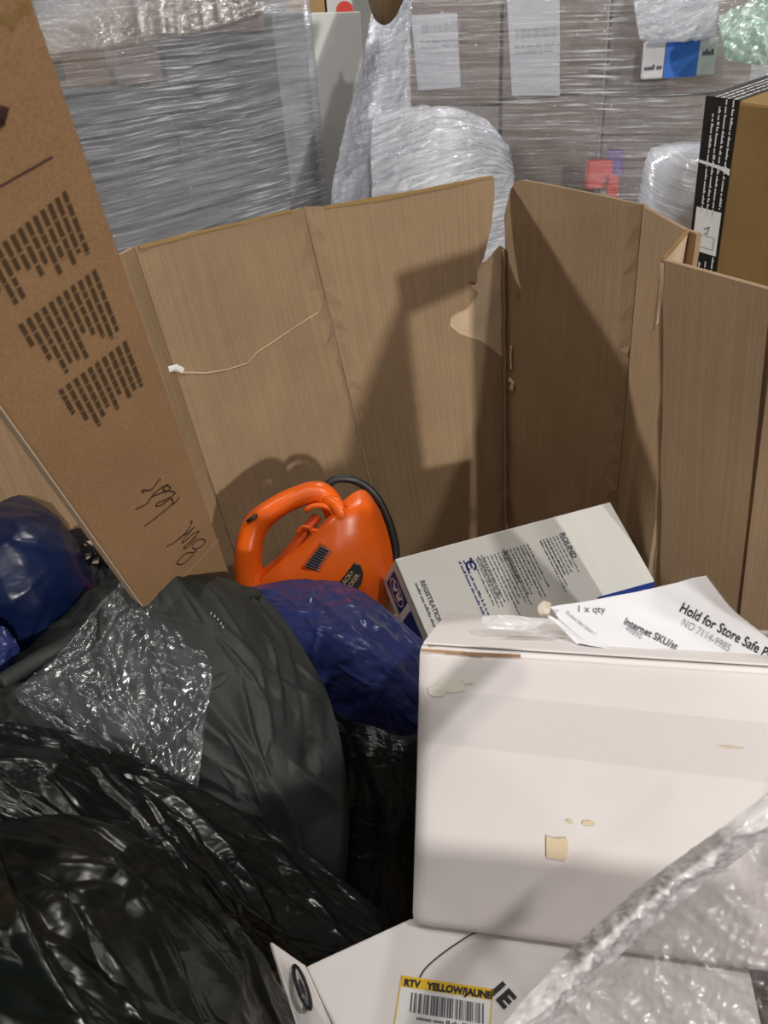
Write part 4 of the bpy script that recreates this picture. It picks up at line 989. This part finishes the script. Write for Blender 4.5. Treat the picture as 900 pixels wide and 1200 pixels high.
# ------------------------------------------------------------------ carton with black printed tape, outside the bin on the right
K_ = P(827, 113, 1.62); e1 = P(801, 345, 1.90)-K_; e1u = e1.normalized()
e2 = P(910, 84, 1.47)-K_; e2 = e2-e1u*e2.dot(e1u); e2u = e2.normalized(); e3u = e1u.cross(e2u)
if e3u.dot(fwd) < 0: e3u = -e3u
hgt = (K_.z-.01)/max(.1, -e1u.z)
tc_ = thing('taped_carton', 'brown carton with black printed tape standing outside the bin on the right', 'carton', K_+e1u*hgt+e2u*.2)
MB().hexa(K_, e2u*.42, e1u*hgt, e3u*.36).build('carton_body', M['kraft_dark'], tc_, bevel=.006)
ftp = Frame(K_, e2u, -e1u, -e3u); ftt = Frame(K_, e2u, e3u, -e1u)
w0 = ftp.px(868, 112)[0]
Ink().rect(0.001, -.62, w0, .002).build('black_tape', ftp, M['tape_black'], tc_, .0008)
Ink().rect(0.001, -.002, w0, .30).build('black_tape', ftt, M['tape_black'], tc_, .0008)
rs = random.Random(9)
def vtext(fr, u, vtop, L, mat, h, par, name, e):
    ink = Ink(); k2 = Ink().lines(0, 0, L, 1, .01, h, rs, .02)
    ink.v = [(u+p[1], vtop-p[0]) for p in k2.v]; ink.f = k2.f; return ink
for (fu, t0, t1) in [(.82, .0, .22), (.62, .0, .245), (.44, .015, .245), (.27, .03, .235)]:
    vtext(ftp, w0*fu, -t0, t1-t0, None, .0062, tc_, 'x', 0).build('tape_print', ftp, M['tape_white'], tc_, .0014)
for (fu, t0, t1) in [(.82, .33, .52), (.6, .345, .52), (.4, .35, .5)]:
    vtext(ftp, w0*fu, -t0, t1-t0, None, .0062, tc_, 'x', 0).build('tape_print', ftp, M['tape_white'], tc_, .0014)
for fu in (.82, .62, .44, .27):
    ink = vtext(ftt, w0*fu, 0, .2, None, .0062, tc_, 'x', 0); ink.v = [(a, -b) for a, b in ink.v]; ink.build('tape_print', ftt, M['tape_white'], tc_, .0014)
u0, v0 = ftp.px(818, 242); u1, v1 = ftp.px(812, 292)
wl = Ink().rect(w0*.12, v1, w0*.92, v0).build('tape_label', ftp, M['tape_white'], tc_, .0014)
b = Ink(); b.stroke([(w0*.2, v1*.6+v0*.4), (w0*.8, v1*.6+v0*.4), (w0*.8, v1+.012), (w0*.2, v1+.012), (w0*.2, v1*.6+v0*.4)], .0012)
b.stroke([(w0*.45, (v0+v1)/2+.004), (w0*.6, (v0+v1)/2+.012), (w0*.55, (v0+v1)/2-.006), (w0*.48, (v0+v1)/2-.004)], .002); b.build('label_sketch', ftp, M['ink_grey'], wl, .0018)
Ink().poly([(0.001, -.125), (w0, -.132), (w0, -.146), (w0*.7, -.137), (.001, -.131)]).build('tape_tear', ftp, M['tape_white'], tc_, .0016)

# ------------------------------------------------------------------ wrapped pallets behind
def carton(name, label, a, b, depth, z0, z1, mat, cat='carton', grp=None, gap=.006, lab=True):
    """an upright carton whose front runs from plan point a to b"""
    a, b = Vector((a[0], a[1], 0)), Vector((b[0], b[1], 0)); d = (b-a); L = d.length; d.normalize(); n = Vector((-d.y, d.x, 0))
    if n.y < 0: n = -n
    o = thing(name, label, cat, (a+b)/2+n*depth/2+Vector((0, 0, z0)), grp)
    MB().hexa(a+d*gap+Vector((0, 0, z0+.002)), d*(L-2*gap), n*depth, Vector((0, 0, z1-z0-.004))).build('carton_body', mat, o, bevel=.006)
    return o, Frame(a+Vector((0, 0, z0)), d, Vector((0, 0, 1)), -n)
def shellwrap(name, label, a, b, depth, z0, z1, mat, seed, off=.02, amp=.01, n=(160, 90)):
    a, b = Vector((a[0], a[1], 0)), Vector((b[0], b[1], 0)); d = (b-a).normalized(); nn = Vector((-d.y, d.x, 0))
    if nn.y < 0: nn = -nn
    c = [a-d*off-nn*off, b+d*off-nn*off, b+d*off+nn*(depth+off), a-d*off+nn*(depth+off)]
    pts = []; cum = [0]
    r = .03
    path = []
    for i in range(4):
        p, q, s = c[i-1], c[i], c[(i+1) % 4]
        path += [q+(p-q).normalized()*r, q+(p-q).normalized()*r*.3+(s-q).normalized()*r*.3, q+(s-q).normalized()*r]
    path.append(path[0])
    for x, y in zip(path, path[1:]): cum.append(cum[-1]+(y-x).length)
    tot = cum[-1]; nu, nv = n; S = np.linspace(0, tot, nu); base = np.array([[np.interp(s, cum, [p[k] for p in path]) for k in (0, 1)] for s in S])
    cen = np.array([sum(p[k] for p in c)/4 for k in (0, 1)]); outn = base-cen; outn /= np.linalg.norm(outn, axis=1, keepdims=True)
    Z = np.linspace(z0, z1, nv); SS, ZZ = np.meshgrid(S, Z)
    H = amp*crumple(SS*.35, ZZ, 9, seed, 5, aim=math.pi/2, spread=.5)*2
    X = base[None, :, 0]+outn[None, :, 0]*H; Y = base[None, :, 1]+outn[None, :, 1]*H
    vs = [(x, y, z) for x, y, z in zip(X.ravel(), Y.ravel(), ZZ.ravel())]; idx = np.arange(nu*nv).reshape(nv, nu)
    i0, i1, i2, i3 = idx[:-1, :-1].ravel(), idx[:-1, 1:].ravel(), idx[1:, 1:].ravel(), idx[1:, :-1].ravel()
    return tag(obj(name, vs, list(zip(i0.tolist(), i1.tolist(), i2.tolist(), i3.tolist())), mat, None, True, [(s, z) for s, z in zip(SS.ravel(), ZZ.ravel())]), label, 'stretch film')
def plan(px, py, d): p = P(px, py, d); return (p.x, p.y)
def lerp2(a, b, t): return (a[0]+(b[0]-a[0])*t, a[1]+(b[1]-a[1])*t)
# left pallet
La, Lb = plan(10, 150, 2.15), plan(368, 120, 2.9)
def pallet(a, b, depth, label):
    a, b = Vector((a[0], a[1], 0)), Vector((b[0], b[1], 0)); d = (b-a); L = d.length; d.normalize(); n = Vector((-d.y, d.x, 0)); n = n if n.y > 0 else -n
    o = thing('wooden_pallet', label, 'pallet', (a+b)/2+n*depth/2)
    wood = M['kraft_tan']
    for k in range(7): MB().hexa(a+n*(k*(depth-.09)/6)+Vector((0, 0, .118)), d*L, n*.09, Vector((0, 0, .02))).build('deck_board', wood, o)
    for k in range(3): MB().hexa(a+d*(k*(L-.1)/2)+Vector((0, 0, .02)), d*.1, n*depth, Vector((0, 0, .098))).build('stringer', wood, o)
    for k in range(3): MB().hexa(a+n*(k*(depth-.09)/2), d*L, n*.09, Vector((0, 0, .02))).build('base_board', wood, o)
pallet(La, Lb, .8, 'wooden pallet under the wrapped grey bales')
m1 = lerp2(La, Lb, .47)
ZB = .14
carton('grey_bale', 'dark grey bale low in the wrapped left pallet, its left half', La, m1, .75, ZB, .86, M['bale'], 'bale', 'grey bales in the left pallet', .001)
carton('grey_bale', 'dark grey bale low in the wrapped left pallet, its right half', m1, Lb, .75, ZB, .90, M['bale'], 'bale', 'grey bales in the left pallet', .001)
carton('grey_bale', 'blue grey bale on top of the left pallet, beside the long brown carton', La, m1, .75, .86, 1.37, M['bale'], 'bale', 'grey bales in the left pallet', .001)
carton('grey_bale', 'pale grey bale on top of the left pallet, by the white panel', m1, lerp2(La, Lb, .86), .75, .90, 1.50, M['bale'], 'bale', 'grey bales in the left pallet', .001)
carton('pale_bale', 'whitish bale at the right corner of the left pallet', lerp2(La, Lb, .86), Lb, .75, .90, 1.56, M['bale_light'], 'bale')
shellwrap('stretch_film', 'clear streaky stretch film wound around the left pallet of grey bales', La, Lb, .75, ZB, 1.60, M['film_left'], 3, .025, .003)
# mixed goods on top of it
rs = random.Random(4)
for (t0, t1, z0, z1, mt, nm, lb) in [(.05, .15, 1.37, 1.52, 'green', 'green_pack', 'small green pack on top of the left pallet under film'), (.17, .30, 1.37, 1.47, 'kraft_deep2', 'small_carton', 'low brown carton on top of the left pallet, beside the green pack'), (.31, .46, 1.37, 1.56, 'kraft_grey', 'small_carton', 'brownish carton on top of the left pallet, by the dark long one'), (.48, .84, 1.50, 1.70, 'kraft_grey', 'small_carton', 'dark brown carton along the top edge of the left pallet')]:
    carton(nm, lb, lerp2(La, Lb, t0), lerp2(La, Lb, t1), .4, z0, z1, M[mt])
o = soft('crinkled_film', [[(40, -30, 2.2), (120, -40, 2.25), (215, -50, 2.4), (300, -60, 2.55)], [(40, 20, 2.12), (120, 8, 2.2), (215, -10, 2.36), (310, -25, 2.5)], [(50, 62, 2.13), (125, 52, 2.22), (215, 38, 2.38), (315, 10, 2.52)]], M['film_wad'], None, (60, 140), .02, 14, 18, .03)
tag(o, 'bunched crinkled film over the mixed goods at the top left', 'stretch film')
# pale panel carton between the two pallets
pa_, pb_ = plan(338, 130, 3.25), plan(432, 130, 3.45)
z1 = P(385, 17, 3.35).z
carton('white_panel_carton', 'tall plain pale grey carton standing between the two wrapped pallets', pa_, pb_, .5, 0, z1, M['pale_grey'])
# far cartons
fa_, fb_ = plan(335, 10, 4.9), plan(382, 10, 4.9); fc_ = plan(414, 10, 4.9)
carton('tan_carton', 'tan carton far behind the pale panel, at the top', fa_, fb_, .5, 0, P(360, -30, 4.9).z, M['kraft_tan'])
o, fr2 = carton('logo_carton', 'grey carton with a round red mark far behind the pale panel', fb_, fc_, .5, 0, P(360, -30, 4.9).z, M['pale_grey'])
u, v = fr2.px(404, 12); Ink().poly([(u+.055*math.cos(a), v+.05*math.sin(a)) for a in np.linspace(0, 6.1, 16)]).build('red_mark', fr2, M['red'], o, .004)
# right pallet
Ra, Rb = plan(474, 100, 3.0), plan(880, 100, 2.75)
pallet(Ra, Rb, .95, 'wooden pallet under the wrapped brown cartons')
cols = [0, .295, .60, 1.0]
lab_txt = []
for c in range(3):
    a, b = lerp2(Ra, Rb, cols[c]), lerp2(Ra, Rb, cols[c+1])
    for r in range(4):
        z0 = .14+r*.36+(.02 if c == 1 else 0); z1_ = z0+.355
        word = ('left', 'middle', 'right')[c]; lev = ('bottom', 'second', 'third', 'top')[r]
        o, fr2 = carton('brown_carton', f'brown carton, {lev} tier, {word} column of the wrapped right pallet', a, b, .5, z0, z1_, M['kraft_grey'], 'carton', 'brown cartons on the right pallet')
        if r == 3 and c < 2:
            q = [(482, 18), (536, 15), (540, 102), (490, 106)] if c == 0 else [(593, -20), (656, -20), (656, 112), (600, 112)]
            l_ = Ink().poly([fr2.px(*p) for p in q]).build('shipping_label', fr2, M['label_white'], o, .004)
            ink = Ink(); x0, y0 = fr2.px(q[3][0]+3, q[3][1]-55); ink.lines(x0, y0, .17, 2, .02, .012, rs)
            for k in range(22): xx = x0+.005+k*.007; ink.rect(xx, y0+.03, xx+rs.choice((.002, .004)), y0+.06)
            ink.build('label_print', fr2, M['ink_faint'], l_, .005)
for (px_, py_, d_, mt, w_, lb, nm) in [(705, 205, 2.87, 'red', .10, 'red pack behind film beside the torn bin corner', 'red_pack'), (728, 192, 2.88, 'purple', .07, 'purple pack behind film, next to the red one', 'purple_pack'), (728, 222, 2.86, 'red', .05, 'small red pack low behind film, under the purple one', 'red_pack')]:
    a = plan(px_-18, py_, d_); b = (a[0]+w_, a[1]-.01); zc = P(px_, py_, d_).z
    carton(nm, lb, a, b, .06, zc-.05, zc+.05, M[mt], 'pack')
ca, cb = plan(752, 70, 2.55), plan(842, 66, 2.5)
zt, zb_ = P(800, 45, 2.52).z, P(800, 92, 2.52).z
o, fr2 = carton('small_white_carton', 'small white carton crossed by a blue tape, inside the film at the upper right', ca, cb, .09, zb_, zt, M['label_white'])
u0, _ = fr2.px(779, 70); u1, _ = fr2.px(818, 70); hgt = zt-zb_
Ink().rect(u0, .003, u1, hgt-.003).build('blue_tape', fr2, M['blue_tape'], o, .004)
Ink().lines(.012, .03, .05, 1, .01, .015, rs, 0).build('carton_print', fr2, M['ink_grey'], o, .004); Ink().lines(u1+.012, hgt*.55, .03, 1, .01, .016, rs, 0).build('carton_print', fr2, M['ink_grey'], o, .004)
shellwrap('stretch_film', 'clear stretch film wound around the right pallet of brown cartons', (Ra[0]-.01, Ra[1]-.18), (Rb[0]+.25, Rb[1]-.33), 1.1, ZB, 1.62, M['film_right'], 5, .02, .003)
o = soft('green_film_bag', [[(842, 20, 2.35), (880, 0, 2.35), (930, -10, 2.3)], [(848, 40, 2.3), (885, 30, 2.27), (930, 20, 2.25)], [(850, 62, 2.32), (890, 66, 2.3), (930, 70, 2.28)]], M['film_green'], None, (40, 40), .02, 12, 6, .05)
tag(o, 'pale green plastic bag at the upper right edge above the taped carton', 'bag')
o = soft('crinkled_film', [[(740, -20, 2.5), (775, -25, 2.5), (850, -20, 2.5)], [(745, 15, 2.46), (785, 12, 2.44), (842, 10, 2.45)], [(750, 45, 2.46), (790, 44, 2.44), (840, 42, 2.45)]], M['film_bundle'], None, (50, 50), .025, 16, 16, .03)
tag(o, 'bunched wad of clear film above the small white carton', 'stretch film')
# wrapped bundles in front of the right pallet
bu = thing('wrapped_bundle', 'slanted white bundle wrapped in film left of the brown cartons', 'bundle', P(430, 330, 2.55))
soft('bundle_body', [[(445, -30, 2.85), (460, -35, 2.8), (480, -30, 2.85)], [(428, 70, 2.7), (450, 65, 2.62), (478, 70, 2.75)], [(400, 180, 2.6), (435, 175, 2.5), (480, 190, 2.65)], [(385, 290, 2.55), (430, 290, 2.45), (485, 290, 2.6)], [(385, 430, 2.55), (430, 430, 2.45), (485, 430, 2.6)]], M['white_plastic'], bu, (90, 60), .03, 6, 19, .2)
soft('bundle_film', [[(443, -30, 2.80), (460, -35, 2.75), (483, -30, 2.80)], [(425, 70, 2.65), (450, 65, 2.56), (481, 70, 2.70)], [(397, 180, 2.55), (435, 175, 2.44), (483, 190, 2.60)], [(382, 290, 2.50), (430, 290, 2.39), (488, 290, 2.55)], [(382, 430, 2.5), (430, 430, 2.4), (488, 430, 2.55)]], M['film_bundle'], bu, (120, 80), .02, 14, 20, .02, aim=.6, spread=.8)
bu = thing('wrapped_bundle', 'low rounded bundle in shiny clear film just behind the bin rim', 'bundle', P(520, 360, 2.3))
soft('bundle_body', [[(440, 140, 2.5), (500, 128, 2.5), (560, 140, 2.5), (592, 175, 2.5)], [(438, 180, 2.38), (500, 175, 2.33), (560, 180, 2.36), (598, 200, 2.45)], [(440, 240, 2.34), (500, 240, 2.28), (560, 240, 2.32), (600, 250, 2.42)], [(440, 380, 2.34), (500, 380, 2.28), (560, 380, 2.32), (600, 380, 2.42)]], M['bale_light'], bu, (80, 80), .03, 6, 23, .25)
soft('bundle_film', [[(437, 136, 2.45), (500, 123, 2.45), (563, 136, 2.45), (596, 172, 2.45)], [(434, 178, 2.33), (500, 172, 2.28), (563, 178, 2.31), (602, 200, 2.4)], [(436, 240, 2.29), (500, 240, 2.23), (563, 240, 2.27), (604, 250, 2.37)], [(436, 380, 2.29), (500, 380, 2.23), (563, 380, 2.27), (604, 380, 2.37)]], M['film_bundle'], bu, (120, 120), .018, 16, 24, .02, aim=1.0, spread=.7)
# white wrapped roll
ro = thing('wrapped_roll', 'white film wrapped roll standing beside the bin near the taped carton', 'roll', P(800, 420, 2.2))
c_ = P(803, 215, 2.2); R_ = .115; zt = P(800, 168, 2.2).z; vs = []; fs = []; uvs = []; n = 48
prof = [(0, zt+.0), (R_*.5, zt-.002), (R_*.88, zt-.012), (R_, zt-.045)]+[(R_*(1+.02*math.sin(k*1.7)), zt-.045-k*.05) for k in range(1, 12)]
prof.append((R_, 0.01)); prof.append((0, .01))
for (r, z) in prof:
    for k in range(n): a = 2*math.pi*k/n; rr = r*(1+.03*math.sin(3*a+z*20)+.02*math.sin(7*a-z*31)); vs.append((c_.x+rr*math.cos(a), c_.y+rr*math.sin(a), z)); uvs.append((a*R_, z+r))
for i in range(len(prof)-1):
    for k in range(n): fs.append((i*n+k, (i+1)*n+k, (i+1)*n+(k+1) % n, i*n+(k+1) % n))
obj('roll_body', vs, fs, M['white_plastic'], ro, True, uvs)
ctr = Vector((c_.x, c_.y, zt-.2)); vv = []
for v in vs: d = Vector((v[0]-c_.x, v[1]-c_.y, 0)); vv.append(tuple(Vector(v)+d*.06+Vector((0, 0, .006 if v[2] > .1 else 0))))
obj('roll_film', vv, fs, M['film_bundle'], ro, True, uvs)
# a brown carton corner poking into the top of the view
M['kraft_deep'] = kraft('kraft_deep', (.11, .065, .03), .1, .12)
cc = P(452, 20, 2.3); o = thing('brown_carton_scrap', 'dark brown carton corner poking down at the top between the pallets', 'carton', cc)
soft('carton_flap', [[(418, -60, 2.35), (450, -62, 2.3), (486, -60, 2.35)], [(426, -20, 2.33), (450, -18, 2.27), (478, -20, 2.33)], [(436, 14, 2.33), (450, 19, 2.3), (464, 13, 2.33)]], M['kraft_deep'], o, (24, 24), .004, 6, 29, .05)
